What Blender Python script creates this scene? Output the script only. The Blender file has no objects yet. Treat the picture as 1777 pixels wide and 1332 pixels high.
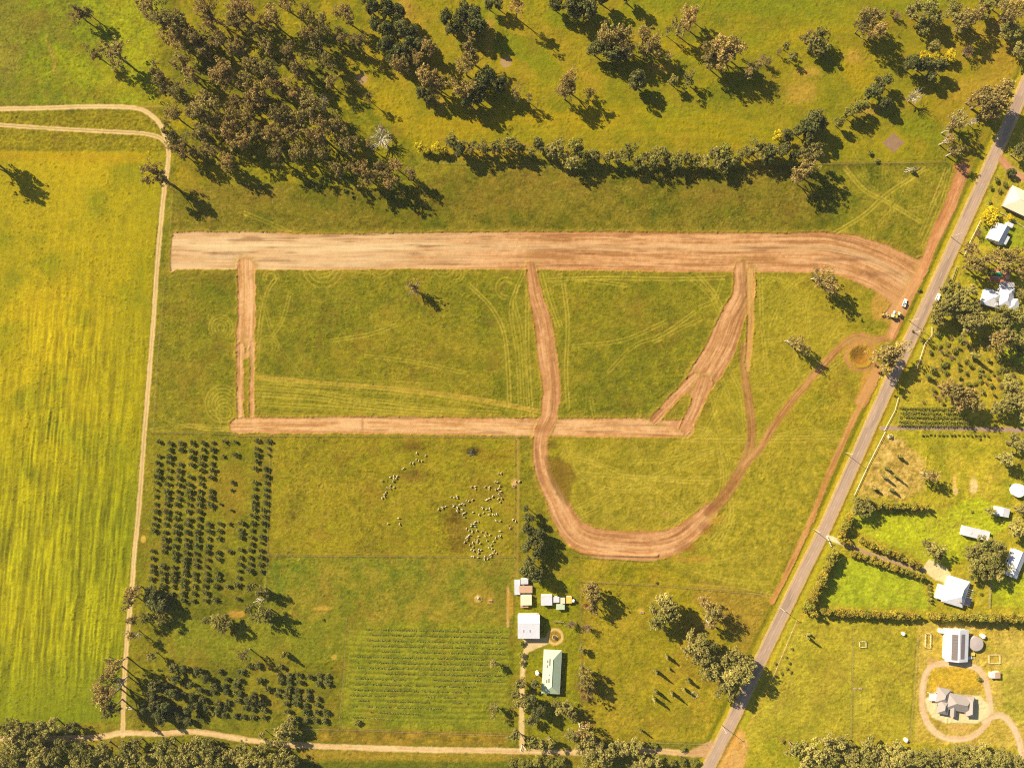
import bpy, bmesh, math, random
import numpy as np
from mathutils import Vector, Matrix
R = math.radians
random.seed(7)
S = 0.35                 # metres of ground per survey unit
CX, CY = 888.5, 666.0    # survey unit under the camera
H = 415.0                # flying height, metres

# ------------------------------------------------------------------ camera, light, exposure
scene = bpy.context.scene
cam = bpy.data.cameras.new('camera')
camo = bpy.data.objects.new('camera', cam)
scene.collection.objects.link(camo)
camo.location = (0, 0, H)
cam.sensor_width = 36.0
cam.lens = 36.0 * H / (1777 * S)
cam.clip_end = 20000
scene.camera = camo

SUN_EL, SUN_DIR = 30.0, 215.0     # shadows fall towards -35 deg (right and down)
world = bpy.data.worlds.new('World')
scene.world = world
world.use_nodes = True
wn = world.node_tree.nodes
sky = wn.new('ShaderNodeTexSky')
sky.sky_type = 'NISHITA'
sky.sun_disc = False
sky.sun_elevation = R(SUN_EL)
sky.sun_rotation = R(-52.5)          # clockwise from +Y: the sun stands to the north-west
world.node_tree.links.new(sky.outputs[0], wn['Background'].inputs[0])
wn['Background'].inputs[1].default_value = 0.05
sl = bpy.data.lights.new('sun', 'SUN')
sl.energy = 5.0
sl.angle = R(0.55)
sl.color = (1.0, 0.87, 0.66)
so = bpy.data.objects.new('sun', sl)
scene.collection.objects.link(so)
so.rotation_euler = (Vector((-math.cos(R(-37.5)) * math.cos(R(SUN_EL)), -math.sin(R(-37.5)) * math.cos(R(SUN_EL)), math.sin(R(SUN_EL))))).to_track_quat('Z', 'Y').to_euler()
scene.view_settings.view_transform = 'Standard'
scene.view_settings.look = 'None'
scene.view_settings.exposure = 1.33
scene.view_settings.gamma = 1.0
scene.cycles.filter_width = 1.15
scene.cycles.use_denoising = False
scene.cycles.volume_bounces = 0
scene.cycles.volume_max_steps = 64

# ------------------------------------------------------------------ helpers
col = scene.collection

def W(x, y, z=0.0):
    return Vector(((x - CX) * S, (CY - y) * S, z))

def Wl(x, y, h):
    """ground point of something whose middle, h metres up, is seen at x, y"""
    k = (H - h) / H
    return Vector(((x - CX) * S * k, (CY - y) * S * k, 0))

def lin(c):
    c = np.asarray(c, float) / 255.0
    return np.where(c <= 0.04045, c / 12.92, ((c + 0.055) / 1.055) ** 2.4)

K = np.array([1.9, 1.86, 1.80])      # sunlit brightness of a white flat surface in the exposed picture
def alb(c):
    """albedo of a ground surface that reads as colour c in full sun"""
    return lin(c) / K

def tag(o, label=None, cat=None, group=None, kind=None):
    if label: o['label'] = label
    if cat: o['category'] = cat
    if group: o['group'] = group
    if kind: o['kind'] = kind
    return o

def empty(name, loc, rz=0.0):
    o = bpy.data.objects.new(name, None)
    o.empty_display_size = 0.5
    col.objects.link(o)
    o.location = loc
    o.rotation_euler = (0, 0, rz)
    return o

def link(name, me, parent=None, loc=(0, 0, 0), sc=(1, 1, 1), rz=0.0):
    o = bpy.data.objects.new(name, me)
    col.objects.link(o)
    if parent: o.parent = parent
    o.location = loc
    o.scale = sc
    o.rotation_euler = (0, 0, rz)
    return o

def mesh_np(name, V, F, mat=None, cols=None, smooth=False):
    """V (n,3), F (m,k) all faces with k corners"""
    me = bpy.data.meshes.new(name)
    V = np.asarray(V, np.float32); F = np.asarray(F, np.int32)
    k = F.shape[1]
    me.vertices.add(len(V)); me.vertices.foreach_set('co', V.ravel())
    me.loops.add(F.size); me.loops.foreach_set('vertex_index', F.ravel())
    me.polygons.add(len(F))
    me.polygons.foreach_set('loop_start', np.arange(0, F.size, k, dtype=np.int32))
    me.polygons.foreach_set('loop_total', np.full(len(F), k, np.int32))
    if cols is not None:
        a = me.color_attributes.new('cover', 'FLOAT_COLOR', 'POINT')
        c4 = np.ones((len(V), 4), np.float32); c4[:, :3] = cols
        a.data.foreach_set('color', c4.ravel())
    me.update(calc_edges=True)
    if smooth:
        me.polygons.foreach_set('use_smooth', np.ones(len(F), bool))
    if mat: me.materials.append(mat)
    return me

class MB:
    """collects boxes, tubes and polygons into one mesh"""
    def __init__(s): s.v = []; s.f = []
    def add(s, vs, fs):
        b = len(s.v); s.v += [tuple(v) for v in vs]; s.f += [tuple(b + i for i in f) for f in fs]
        return s
    def box(s, c, d, rz=0.0, M=None):
        x, y, z = d[0] / 2, d[1] / 2, d[2] / 2
        vs = [Vector((i * x, j * y, k * z)) for k in (-1, 1) for j in (-1, 1) for i in (-1, 1)]
        rot = M if M else Matrix.Rotation(rz, 3, 'Z')
        vs = [rot @ v + Vector(c) for v in vs]
        return s.add(vs, [(0, 2, 3, 1), (4, 5, 7, 6), (0, 1, 5, 4), (2, 6, 7, 3), (0, 4, 6, 2), (1, 3, 7, 5)])
    def tube(s, p, q, r0, r1, n=7, cap=True):
        p, q = Vector(p), Vector(q); d = (q - p)
        if d.length < 1e-6: return s
        d.normalize()
        a = d.orthogonal().normalized(); b = d.cross(a)
        vs = []
        for c, r in ((p, r0), (q, r1)):
            for i in range(n):
                t = 2 * math.pi * i / n
                vs.append(c + (a * math.cos(t) + b * math.sin(t)) * r)
        fs = [(i, (i + 1) % n, n + (i + 1) % n, n + i) for i in range(n)]
        if cap: fs += [tuple(range(n))[::-1], tuple(range(n, 2 * n))]
        return s.add(vs, fs)
    def prism(s, poly, z0, z1):
        n = len(poly)
        vs = [(p[0], p[1], z0) for p in poly] + [(p[0], p[1], z1) for p in poly]
        fs = [(i, (i + 1) % n, n + (i + 1) % n, n + i) for i in range(n)] + [tuple(range(n))[::-1], tuple(range(n, 2 * n))]
        return s.add(vs, fs)
    def mesh(s, name, mat=None, bevel=0.0, smooth=False):
        me = bpy.data.meshes.new(name)
        me.from_pydata(s.v, [], s.f)
        bm = bmesh.new(); bm.from_mesh(me)
        bmesh.ops.recalc_face_normals(bm, faces=bm.faces)
        if bevel > 0:
            bmesh.ops.bevel(bm, geom=[e for e in bm.edges if e.is_manifold], offset=bevel, segments=2, affect='EDGES', clamp_overlap=True)
        bm.to_mesh(me); bm.free()
        if smooth:
            for p in me.polygons: p.use_smooth = True
        if mat: me.materials.append(mat)
        return me
    def build(s, name, mat, parent=None, loc=(0, 0, 0), bevel=0.0, smooth=False):
        return link(name, s.mesh(name, mat, bevel, smooth), parent, loc)

# ------------------------------------------------------------------ materials
def newmat(name):
    m = bpy.data.materials.new(name); m.use_nodes = True
    nt = m.node_tree; b = nt.nodes['Principled BSDF']
    return m, nt, b

def mnode(nt, op, a, b):
    n = nt.nodes.new('ShaderNodeMath'); n.operation = op
    for i, v in enumerate((a, b)):
        if isinstance(v, (int, float)): n.inputs[i].default_value = v
        else: nt.links.new(v, n.inputs[i])
    return n.outputs[0]

def noise(nt, scale, detail=3.0, vec=None, rough=0.6):
    n = nt.nodes.new('ShaderNodeTexNoise')
    n.inputs['Scale'].default_value = scale; n.inputs['Detail'].default_value = detail
    n.inputs['Roughness'].default_value = rough
    if vec is not None: nt.links.new(vec, n.inputs['Vector'])
    return n.outputs['Fac']

def surf(name, rgb, rough=0.8, var=0.15, scale=0.6, bump=0.0, metal=0.0, wave=None, spec=0.5):
    """plain weathered surface: base colour broken up by two noises, optional corrugation"""
    m, nt, b = newmat(name)
    tc = nt.nodes.new('ShaderNodeTexCoord')
    n1 = noise(nt, scale, 5, tc.outputs['Object']); n2 = noise(nt, scale * 9, 3, tc.outputs['Object'])
    f = mnode(nt, 'ADD', mnode(nt, 'MULTIPLY', n1, 1.4 * var), mnode(nt, 'MULTIPLY', n2, 0.8 * var))
    f = mnode(nt, 'ADD', f, 1.0 - 1.1 * var)
    if wave:
        w = nt.nodes.new('ShaderNodeTexWave'); w.bands_direction = wave[0]
        w.inputs['Scale'].default_value = wave[1]
        nt.links.new(tc.outputs['Object'], w.inputs['Vector'])
        f = mnode(nt, 'MULTIPLY', f, mnode(nt, 'ADD', mnode(nt, 'MULTIPLY', w.outputs['Fac'], 0.16), 0.9))
    mul = nt.nodes.new('ShaderNodeVectorMath'); mul.operation = 'SCALE'
    mul.inputs[0].default_value = rgb
    nt.links.new(f, mul.inputs['Scale'])
    nt.links.new(mul.outputs[0], b.inputs['Base Color'])
    b.inputs['Roughness'].default_value = rough; b.inputs['Metallic'].default_value = metal
    b.inputs['Specular IOR Level'].default_value = spec
    if bump:
        bp = nt.nodes.new('ShaderNodeBump'); bp.inputs['Strength'].default_value = bump
        nt.links.new(n2, bp.inputs['Height']); nt.links.new(bp.outputs[0], b.inputs['Normal'])
    return m

def leafmat(name, rgb, hue=0.02, val=0.25, rgb2=None):
    """foliage: object tint, clump tint stored on the mesh, small scale noise, some light through the leaves"""
    m, nt, b = newmat(name)
    oi = nt.nodes.new('ShaderNodeObjectInfo')
    at = nt.nodes.new('ShaderNodeAttribute'); at.attribute_name = 'cover'
    geo = nt.nodes.new('ShaderNodeNewGeometry')
    nz = noise(nt, 0.35, 4, geo.outputs['Position'])
    mix = nt.nodes.new('ShaderNodeMix'); mix.data_type = 'RGBA'
    mix.inputs['A'].default_value = (*rgb, 1); mix.inputs['B'].default_value = (*(rgb2 or rgb), 1)
    sepc = nt.nodes.new('ShaderNodeSeparateColor'); nt.links.new(at.outputs['Color'], sepc.inputs[0])
    fac = mnode(nt, 'ADD', mnode(nt, 'MULTIPLY', oi.outputs['Random'], 0.75), mnode(nt, 'MULTIPLY', sepc.outputs[1], 0.25))
    nt.links.new(fac, mix.inputs['Factor'])
    r2 = nt.nodes.new('ShaderNodeMath'); r2.operation = 'FRACT'
    nt.links.new(mnode(nt, 'MULTIPLY', oi.outputs['Random'], 17.3), r2.inputs[0])
    f = mnode(nt, 'ADD', mnode(nt, 'MULTIPLY', r2.outputs[0], 2 * val), 1 - val)
    f = mnode(nt, 'MULTIPLY', f, sepc.outputs[0])
    f = mnode(nt, 'MULTIPLY', f, mnode(nt, 'ADD', nz, 0.5))
    sc = nt.nodes.new('ShaderNodeVectorMath'); sc.operation = 'SCALE'
    nt.links.new(mix.outputs['Result'], sc.inputs[0]); nt.links.new(f, sc.inputs['Scale'])
    nt.links.new(sc.outputs[0], b.inputs['Base Color'])
    b.inputs['Roughness'].default_value = 0.8; b.inputs['Specular IOR Level'].default_value = 0.1
    tr = nt.nodes.new('ShaderNodeBsdfTranslucent'); nt.links.new(sc.outputs[0], tr.inputs['Color'])
    ms = nt.nodes.new('ShaderNodeMixShader'); ms.inputs[0].default_value = 0.3
    nt.links.new(b.outputs[0], ms.inputs[1]); nt.links.new(tr.outputs[0], ms.inputs[2])
    nt.links.new(ms.outputs[0], nt.nodes['Material Output'].inputs['Surface'])
    return m

def covermat(name, fine=1.0, rough=0.95, amt=0.5, bump=0.5):
    """land cover: the mix of grasses, soil and gravel is stored on the sheet, the grain is procedural"""
    m, nt, b = newmat(name)
    at = nt.nodes.new('ShaderNodeAttribute'); at.attribute_name = 'cover'
    geo = nt.nodes.new('ShaderNodeNewGeometry')
    n1 = noise(nt, 0.9 * fine, 6, geo.outputs['Position'], 0.7)
    n2 = noise(nt, 0.16 * fine, 4, geo.outputs['Position'])
    f = mnode(nt, 'ADD', mnode(nt, 'MULTIPLY', n1, amt), mnode(nt, 'MULTIPLY', n2, amt * 0.6))
    f = mnode(nt, 'ADD', f, 1.0 - amt * 0.8)
    sc = nt.nodes.new('ShaderNodeVectorMath'); sc.operation = 'SCALE'
    nt.links.new(at.outputs['Color'], sc.inputs[0]); nt.links.new(f, sc.inputs['Scale'])
    nt.links.new(sc.outputs[0], b.inputs['Base Color'])
    b.inputs['Roughness'].default_value = rough; b.inputs['Specular IOR Level'].default_value = 0.03
    bp = nt.nodes.new('ShaderNodeBump'); bp.inputs['Strength'].default_value = bump
    bp.inputs['Distance'].default_value = 0.25
    nt.links.new(n1, bp.inputs['Height']); nt.links.new(bp.outputs[0], b.inputs['Normal'])
    return m

M = {}
M['grass'] = covermat('grass_cover', 1.6, amt=0.95, bump=0.8)
M['dirt'] = covermat('graded_soil', 1.6, amt=0.45, bump=0.35)
M['gravel'] = covermat('gravel', 2.0, amt=0.25, bump=0.2)
M['road_cover'] = covermat('worn_seal', 2.2, amt=.28, bump=.15)
M['asphalt'] = surf('sealed_road', tuple(alb((204, 172, 144))), 0.95, 0.3, 0.35, 0.2, spec=0.1)
M['paint'] = surf('road_paint', (0.45, 0.38, 0.28), 0.8, 0.4, 1)
M['leaf_gum'] = leafmat('gum_leaves', (0.235, 0.205, 0.052), 0.02, 0.25, (0.43, 0.295, 0.092))
M['leaf_olive'] = leafmat('olive_leaves', (0.22, 0.21, 0.040), 0.02, 0.25, (0.38, 0.32, 0.085))
M['leaf_dark'] = leafmat('dark_leaves', (0.10, 0.115, 0.028), 0.02, 0.2, (0.19, 0.175, 0.045))
M['leaf_green'] = leafmat('green_leaves', (0.20, 0.20, 0.03), 0.02, 0.2, (0.28, 0.25, 0.04))
M['leaf_wattle'] = leafmat('wattle_blossom', (0.66, 0.50, 0.015), 0.02, 0.15, (0.56, 0.47, 0.02))
M['leaf_gold'] = leafmat('golden_conifer', (0.42, 0.30, 0.030), 0.02, 0.22, (0.24, 0.24, 0.030))
M['leaf_pink'] = leafmat('pink_twigs', (0.26, 0.15, 0.085), 0.02, 0.15, (0.20, 0.14, 0.09))
M['leaf_orange'] = leafmat('rusty_leaves', (0.30, 0.13, 0.035), 0.02, 0.15, (0.22, 0.12, 0.04))
M['leaf_vine'] = leafmat('vine_leaves', (0.27, 0.28, 0.05), 0.02, 0.15, (0.24, 0.26, 0.05))
M['bark'] = surf('bark', (0.20, 0.14, 0.09), 0.95, 0.4, 1.5, 0.4)
M['palebark'] = surf('pale_bark', (0.42, 0.36, 0.27), 0.9, 0.25, 1.5, 0.3)
M['white_roof'] = surf('white_steel_roof', (0.52, 0.52, 0.55), 0.5, 0.3, 0.35, wave=('X', 2.2))
M['cream_roof'] = surf('cream_steel_roof', (0.62, 0.55, 0.38), 0.55, 0.1, 0.5, wave=('X', 2.2))
M['green_roof'] = surf('pale_green_steel_roof', (0.40, 0.48, 0.32), 0.45, 0.2, 0.5, wave=('Y', 2.2))
M['grey_roof'] = surf('grey_tile_roof', (0.27, 0.235, 0.21), 0.7, 0.15, 0.5, wave=('Y', 3.0))
M['grey_steel'] = surf('grey_steel_roof', (0.33, 0.32, 0.33), 0.5, 0.15, 0.5, wave=('X', 2.2))
M['rust_roof'] = surf('rusty_roof', (0.42, 0.26, 0.16), 0.8, 0.3, 0.8, wave=('X', 2.2))
M['yellow_roof'] = surf('yellow_roof', (0.62, 0.42, 0.08), 0.6, 0.1, 0.8)
M['wall_cream'] = surf('cream_wall', (0.55, 0.48, 0.36), 0.85, 0.1, 1)
M['wall_brick'] = surf('brick_wall', (0.35, 0.20, 0.13), 0.9, 0.2, 2)
M['wall_white'] = surf('white_weatherboard', (0.7, 0.68, 0.62), 0.7, 0.08, 1)
M['wall_grey'] = surf('grey_wall', (0.35, 0.33, 0.31), 0.8, 0.1, 1)
M['glass'] = surf('window_glass', (0.03, 0.035, 0.04), 0.08, 0.1, 1)
M['solar'] = surf('solar_panel', (0.17, 0.14, 0.13), 0.3, 0.12, 0.8)
M['solar_dark'] = surf('dark_solar_panel', (0.035, 0.035, 0.06), 0.25, 0.12, 0.8)
M['steel'] = surf('galvanised_steel', (0.45, 0.44, 0.43), 0.45, 0.15, 1, metal=0.3)
M['white_paint'] = surf('white_paint', (0.78, 0.77, 0.74), 0.4, 0.06, 1)
M['cream_paint'] = surf('cream_paint', (0.66, 0.55, 0.34), 0.6, 0.1, 1)
M['wood'] = surf('weathered_wood', (0.30, 0.22, 0.14), 0.9, 0.3, 2)
M['tank'] = surf('grey_tank_lid', (0.34, 0.29, 0.27), 0.6, 0.12, 0.8)
M['yellow'] = surf('machine_yellow', (0.48, 0.34, 0.04), 0.5, 0.12, 1)
M['rubber'] = surf('tyre_rubber', (0.03, 0.028, 0.026), 0.9, 0.2, 2)
M['black'] = surf('dark_plastic', (0.04, 0.04, 0.04), 0.5, 0.2, 2)
M['wool'] = surf('sheep_wool', (0.48, 0.40, 0.26), 0.95, 0.2, 3)
M['water'] = surf('pool_water', (0.02, 0.20, 0.10), 0.08, 0.1, 1)
M['mud_water'] = surf('muddy_water', (0.16, 0.085, 0.03), 0.12, 0.15, 0.5)
M['paving'] = surf('red_paving', (0.42, 0.14, 0.07), 0.85, 0.15, 1)
M['stone'] = surf('pale_stone', (0.40, 0.33, 0.22), 0.9, 0.2, 1, 0.3)
M['hay'] = surf('hay', (0.48, 0.36, 0.16), 0.95, 0.25, 1.5, 0.3)
# ------------------------------------------------------------------ land cover survey: what grows or lies where, on a half-metre grid
GX0, GY0, GX1, GY1, GS = -70.0, -70.0, 1850.0, 1405.0, 1.5
xs = np.arange(GX0, GX1, GS); ys = np.arange(GY0, GY1, GS)
X, Y = np.meshgrid(xs, ys)
NY, NX = X.shape
rng = np.random.RandomState(5)

def vn(sx, sy=None, ang=0.0, seed=0, XX=None, YY=None):
    """smooth value noise in 0..1 with cells sx by sy survey units, turned by ang"""
    sy = sy or sx
    XX = X if XX is None else XX; YY = Y if YY is None else YY
    c, s = math.cos(ang), math.sin(ang)
    u = (XX * c + YY * s) / sx + 1000.3; v = (-XX * s + YY * c) / sy + 1000.7
    r = np.random.RandomState(seed + 11).rand(256, 256).astype(np.float32)
    iu = np.floor(u).astype(int); iv = np.floor(v).astype(int)
    fu = u - iu; fv = v - iv
    fu = fu * fu * (3 - 2 * fu); fv = fv * fv * (3 - 2 * fv)
    iu &= 255; iv &= 255; ju = (iu + 1) & 255; jv = (iv + 1) & 255
    return (r[iv, iu] * (1 - fu) + r[iv, ju] * fu) * (1 - fv) + (r[jv, iu] * (1 - fu) + r[jv, ju] * fu) * fv

def fbm(s, seed=0, ang=0.3, asp=1.0, oct=4):
    a, t, n = 1.0, 0.0, 0.0
    for i in range(oct):
        n = n + a * vn(s / 2 ** i * asp, s / 2 ** i, ang + i * 0.6 * (asp == 1.0), seed + 7 * i); t += a; a *= 0.55
    return n / t

def sstep(a, b, x):
    t = np.clip((x - a) / (b - a), 0, 1)
    return t * t * (3 - 2 * t)

def dist_poly(pts, widths, marg=30):
    """distance to a polyline minus its half width; also side offset and length along it"""
    D = np.full(X.shape, 1e3, np.float32); U = np.zeros(X.shape, np.float32); L = np.zeros(X.shape, np.float32)
    if not hasattr(widths, '__len__'): widths = [widths] * len(pts)
    acc = 0.0
    for (x0, y0), (x1, y1), w0, w1 in zip(pts[:-1], pts[1:], widths[:-1], widths[1:]):
        m = marg + max(w0, w1)
        i0 = max(0, int((min(x0, x1) - m - GX0) / GS)); i1 = min(NX, int((max(x0, x1) + m - GX0) / GS) + 2)
        j0 = max(0, int((min(y0, y1) - m - GY0) / GS)); j1 = min(NY, int((max(y0, y1) + m - GY0) / GS) + 2)
        dx, dy = x1 - x0, y1 - y0; l2 = dx * dx + dy * dy + 1e-9
        if i1 <= i0 or j1 <= j0: acc += math.sqrt(l2); continue
        xx = X[j0:j1, i0:i1]; yy = Y[j0:j1, i0:i1]
        t = np.clip(((xx - x0) * dx + (yy - y0) * dy) / l2, 0, 1)
        d = np.hypot(xx - x0 - t * dx, yy - y0 - t * dy)
        sd = d - (w0 + (w1 - w0) * t) / 2
        off = ((xx - x0) * dy - (yy - y0) * dx) / math.sqrt(l2)
        b = sd < D[j0:j1, i0:i1]
        D[j0:j1, i0:i1][b] = sd[b]; U[j0:j1, i0:i1][b] = off[b]; L[j0:j1, i0:i1][b] = (acc + t * math.sqrt(l2))[b]
        acc += math.sqrt(l2)
    return D, U, L

def sm(pts, n=6):
    """Catmull-Rom through the points"""
    p = [pts[0]] + list(pts) + [pts[-1]]; out = []
    for i in range(1, len(p) - 2):
        a, b, c, d = [np.array(q, float) for q in p[i - 1:i + 3]]
        for k in range(n):
            t = k / n
            out.append(tuple(0.5 * (2 * b + (c - a) * t + (2 * a - 5 * b + 4 * c - d) * t * t + (3 * b - a - 3 * c + d) * t ** 3)))
    out.append(tuple(p[-2])); return out

def inpoly(poly):
    """signed distance-ish: negative inside"""
    xs_ = [p[0] for p in poly]; ys_ = [p[1] for p in poly]
    D, _, _ = dist_poly(list(poly) + [poly[0]], 0, 20)
    ins = np.zeros(X.shape, bool)
    n = len(poly)
    for i in range(n):
        (xa, ya), (xb, yb) = poly[i], poly[(i + 1) % n]
        if ya == yb: continue
        c = ((ya > Y) != (yb > Y)) & (X < (xb - xa) * (Y - ya) / (yb - ya) + xa)
        ins ^= c
    return np.where(ins, -D, D)

jag = (fbm(9, 91) - 0.5) * 2          # ragged edge noise
jag2 = (vn(3, seed=92) - 0.5) * 2

C = np.zeros(X.shape + (3,), np.float32)     # colour as it reads in full sun, linear
Z = np.zeros(X.shape, np.float32)            # relief, metres
CLS = np.zeros(X.shape, np.int16)
def L3(c): return lin(c).astype(np.float32)
def blend(mask, c, amt=1.0):
    m = (mask * amt)[..., None]
    cc = L3(c) if np.ndim(c) == 1 else c
    C[:] = C * (1 - m) + cc * m
def ramp(f, *cs):
    """colour ramp over field f in 0..1"""
    cs = [L3(c) for c in cs]; n = len(cs) - 1
    f = np.clip(f, 0, 0.9999) * n; i = f.astype(int); t = (f - i)[..., None]
    a = np.array(cs)
    return a[i] * (1 - t) + a[i + 1] * t
def region(poly, colr, soft=2.5, edge=2.0, amt=1.0):
    d = inpoly(poly) + jag * edge
    m = 1 - sstep(-soft, soft, d)
    blend(m, colr, amt); return m
def stretch(f, a, b): return np.clip((f - a) / (b - a), 0, 1)

big = fbm(160, 1); mid = fbm(45, 2); sml = fbm(14, 3); tiny = fbm(5, 4, oct=2)
# base: rough paddock grass
C[:] = ramp(stretch(big * 0.45 + mid * 0.35 + sml * 0.2, 0.3, 0.7), (108, 110, 30), (126, 124, 34), (140, 132, 38), (150, 136, 44))
Z += 0.09 * (tiny - 0.5) + 0.05 * (rng.rand(*X.shape) - 0.5)
TRK = [(-70, 192), (0, 189), (60, 188), (160, 185), (230, 187), (255, 195), (275, 212), (286, 235), (292, 262), (291, 290), (285, 330), (278, 400), (271, 480), (266, 560), (258, 660), (250, 760), (241, 880), (233, 960), (229, 1020), (222, 1090), (216, 1170), (213, 1275)]
# north-west paddock
f = stretch(fbm(60, 11) * 0.6 + sml * 0.4 + (X - 120) / 500, 0.3, 0.75)
region([(-80, -80), (330, -80), (290, 60), (288, 182), (-80, 182)], ramp(f, (130, 128, 44), (126, 136, 24), (142, 148, 16), (156, 158, 16)), 6, 5)
region([(-20, 60), (30, 80), (45, 120), (10, 140), (-30, 120)], (152, 136, 66), 12, 12, 0.5)
region([(80, 55), (88, 75), (98, 110), (104, 128), (92, 126), (90, 100), (78, 72)], (176, 152, 74), 3, 4, 0.7)
# band between the two tracks: tussocky
tus = stretch(vn(4.5, 3.2, 0.3, 31) * 0.6 + vn(2.5, 2.5, 0, 32) * 0.4, 0.25, 0.8)
region([(-80, 196), (240, 194), (285, 236), (288, 262), (180, 268), (-80, 264)], ramp(tus * 0.6 + mid * 0.4, (120, 112, 22), (146, 134, 28), (164, 148, 34)), 4, 3)
Z += (1 - sstep(-4, 4, inpoly([(-80, 196), (240, 194), (285, 236), (288, 262), (-80, 264)]))) * (tus - 0.5) * 0.25
# the big western field, cut in drill lines that lean with the track
WF = [(-80, 262), (288, 262), (281, 330), (272, 400), (266, 480), (261, 560), (253, 660), (245, 760), (236, 880), (228, 960), (223, 1030), (216, 1100), (209, 1180), (205, 1250), (110, 1254), (-80, 1258)]
dW = inpoly(WF); mW = 1 - sstep(-3, 2, dW)
XL = X + 0.082 * (Y - 330)                     # lines of equal XL run with the drill rows
XW = XL + (fbm(40, 47) - .5) * 5
drill = vn(3.2, 34, 0, 41, XW, Y) * 0.42 + vn(6.5, 80, 0, 42, XW, Y) * 0.26 + vn(14, 200, 0, 43, XW, Y) * 0.16 + vn(1.9, 60, 0, 48, XL, Y) * .16
wy = stretch(Y, 480, 1000); wx = np.exp(-((XL - 150) / 75.0) ** 2)
stren = np.clip(0.12 + 0.9 * wy * (1 - sstep(170, 330, XL) * 0.45) + 0.7 * wx * sstep(330, 700, Y) * 0.9, 0, 1) * (1 - 0.75 * sstep(1130, 1230, Y)) * (0.45 + 0.9 * fbm(70, 45, 1.5))
base_w = stretch(fbm(140, 44) * 0.7 + mid * 0.12 + .15 + 0.22 * np.sin(XL / 60), 0.1, 1.0)
cw = ramp(base_w, (150, 146, 16), (166, 152, 18), (180, 160, 22), (190, 164, 30))
cw = cw * (1 - .75 * stretch(Y, 620, 900)[..., None]) + ramp(base_w, (126, 136, 12), (144, 146, 14), (160, 154, 16)) * .75 * stretch(Y, 620, 900)[..., None]
gr = stretch(Y, 1050, 1240)[..., None] * 0.8
cw = cw * (1 - gr) + ramp(mid, (112, 128, 16), (132, 142, 16)) * gr
gp = np.clip(stretch(fbm(55, 46, 1.5, 1.0), 0.55, 0.8) * 0.7, 0, 1)[..., None]
cw = cw * (1 - gp) + L3((130, 134, 24)) * gp
ds = ((drill - 0.5) * 2.6 * stren)[..., None]
cw = cw * np.clip(1 + np.where(ds > 0, ds * .8, ds * .58), 0.62, 1.45) * 1.06
yel = np.clip(ds, 0, 1) * 0.5; cw = cw * (1 - yel) + L3((186, 182, 12)) * yel
blend(mW, cw)
Z += mW * (drill - 0.5) * .9 * np.clip(stren, 0, 1)
Z += mW * 0.05 * (rng.rand(*X.shape) - 0.5)
# orange headland strip on top of the western field
region([(-80, 262), (255, 268), (240, 285), (60, 275), (-80, 290)], (186, 152, 24), 6, 6, 0.6)
# golf course
GOLF = [(560, -80), (1900, -80), (1760, 150), (1690, 300), (1640, 284), (1430, 286), (1340, 300), (1100, 290), (940, 268), (800, 276), (700, 262), (640, 190), (560, 90)]
fg = stretch(big * 0.45 + mid * 0.4 + sml * 0.15, 0.32, 0.68)
region(GOLF, ramp(fg, (122, 124, 26), (144, 138, 26), (160, 144, 30), (176, 148, 50)), 6, 8)
fair = ramp(stretch(fbm(90, 51, 0.1, 3.0), 0.35, 0.65), (132, 138, 12), (156, 148, 12), (174, 152, 16))
for pl, w in (([(640, 190), (700, 215), (800, 228), (960, 218), (1150, 205), (1340, 236)], 44), ([(1060, 60), (1200, -10), (1500, 10), (1700, -30)], 60),
              ([(600, 90), (660, 150), (700, 190)], 34), ([(840, -20), (860, 60), (920, 90), (960, 130)], 40), ([(1480, 120), (1560, 200), (1620, 230)], 40), ([(960, 30), (1060, 40), (1180, 90), (1340, 70), (1520, 20)], 34)):
    d, _, _ = dist_poly(sm(pl), w, 40)
    blend(1 - sstep(-6, 7, d + jag * 4), fair, 0.92)
for (px, py, rx, ry) in ((1390, 160, 34, 26), (1500, 190, 30, 14), (700, 20, 20, 40), (1150, 118, 26, 10), (600, 90, 14, 22), (1480, 100, 20, 14), (760, 180, 18, 18), (1400, 125, 30, 12), (1730, 50, 14, 20), (850, 60, 10, 40)):
    d = np.hypot((X - px) / rx, (Y - py) / ry)
    blend((1 - sstep(0.3, 1.2, d + jag * 0.5)), (196, 156, 82), 0.7)
for k in range(9):                      # gang-mower passes on the fairway
    yy = 206 + k * 7
    d, _, _ = dist_poly(sm([(720, yy), (860, yy + 6), (1020, yy + 2), (1200, yy), (1360, yy + 14)]), 2.6, 8)
    blend(1 - sstep(-1.5, 1.5, d), (128, 126, 14) if k % 2 else (176, 150, 22), 0.28)
# wood floor
region([(300, -80), (620, -80), (640, 60), (620, 150), (700, 240), (720, 330), (600, 320), (420, 310), (310, 330), (290, 250), (270, 110)], ramp(stretch(mid * .5 + sml * .5, .3, .7), (104, 108, 18), (136, 132, 20), (164, 146, 22)), 14, 12)
# long paddock south of the golf fence
region([(300, 330), (430, 318), (700, 330), (800, 292), (1100, 296), (1440, 284), (1660, 286), (1598, 450), (1400, 402), (1200, 404), (900, 402), (560, 405), (300, 402)],
       ramp(stretch(mid * 0.5 + big * 0.3 + sml * 0.3, 0.32, 0.76), (92, 98, 20), (110, 108, 26), (126, 116, 38), (138, 122, 48)), 4, 3)
for (px, py, rx, ry) in ((440, 340, 60, 16), (830, 350, 120, 20), (1240, 340, 60, 20), (960, 320, 70, 12)):
    blend(1 - sstep(0.2, 1.2, np.hypot((X - px) / rx, (Y - py) / ry) + jag * .4), (130, 106, 46), 0.5)
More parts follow.
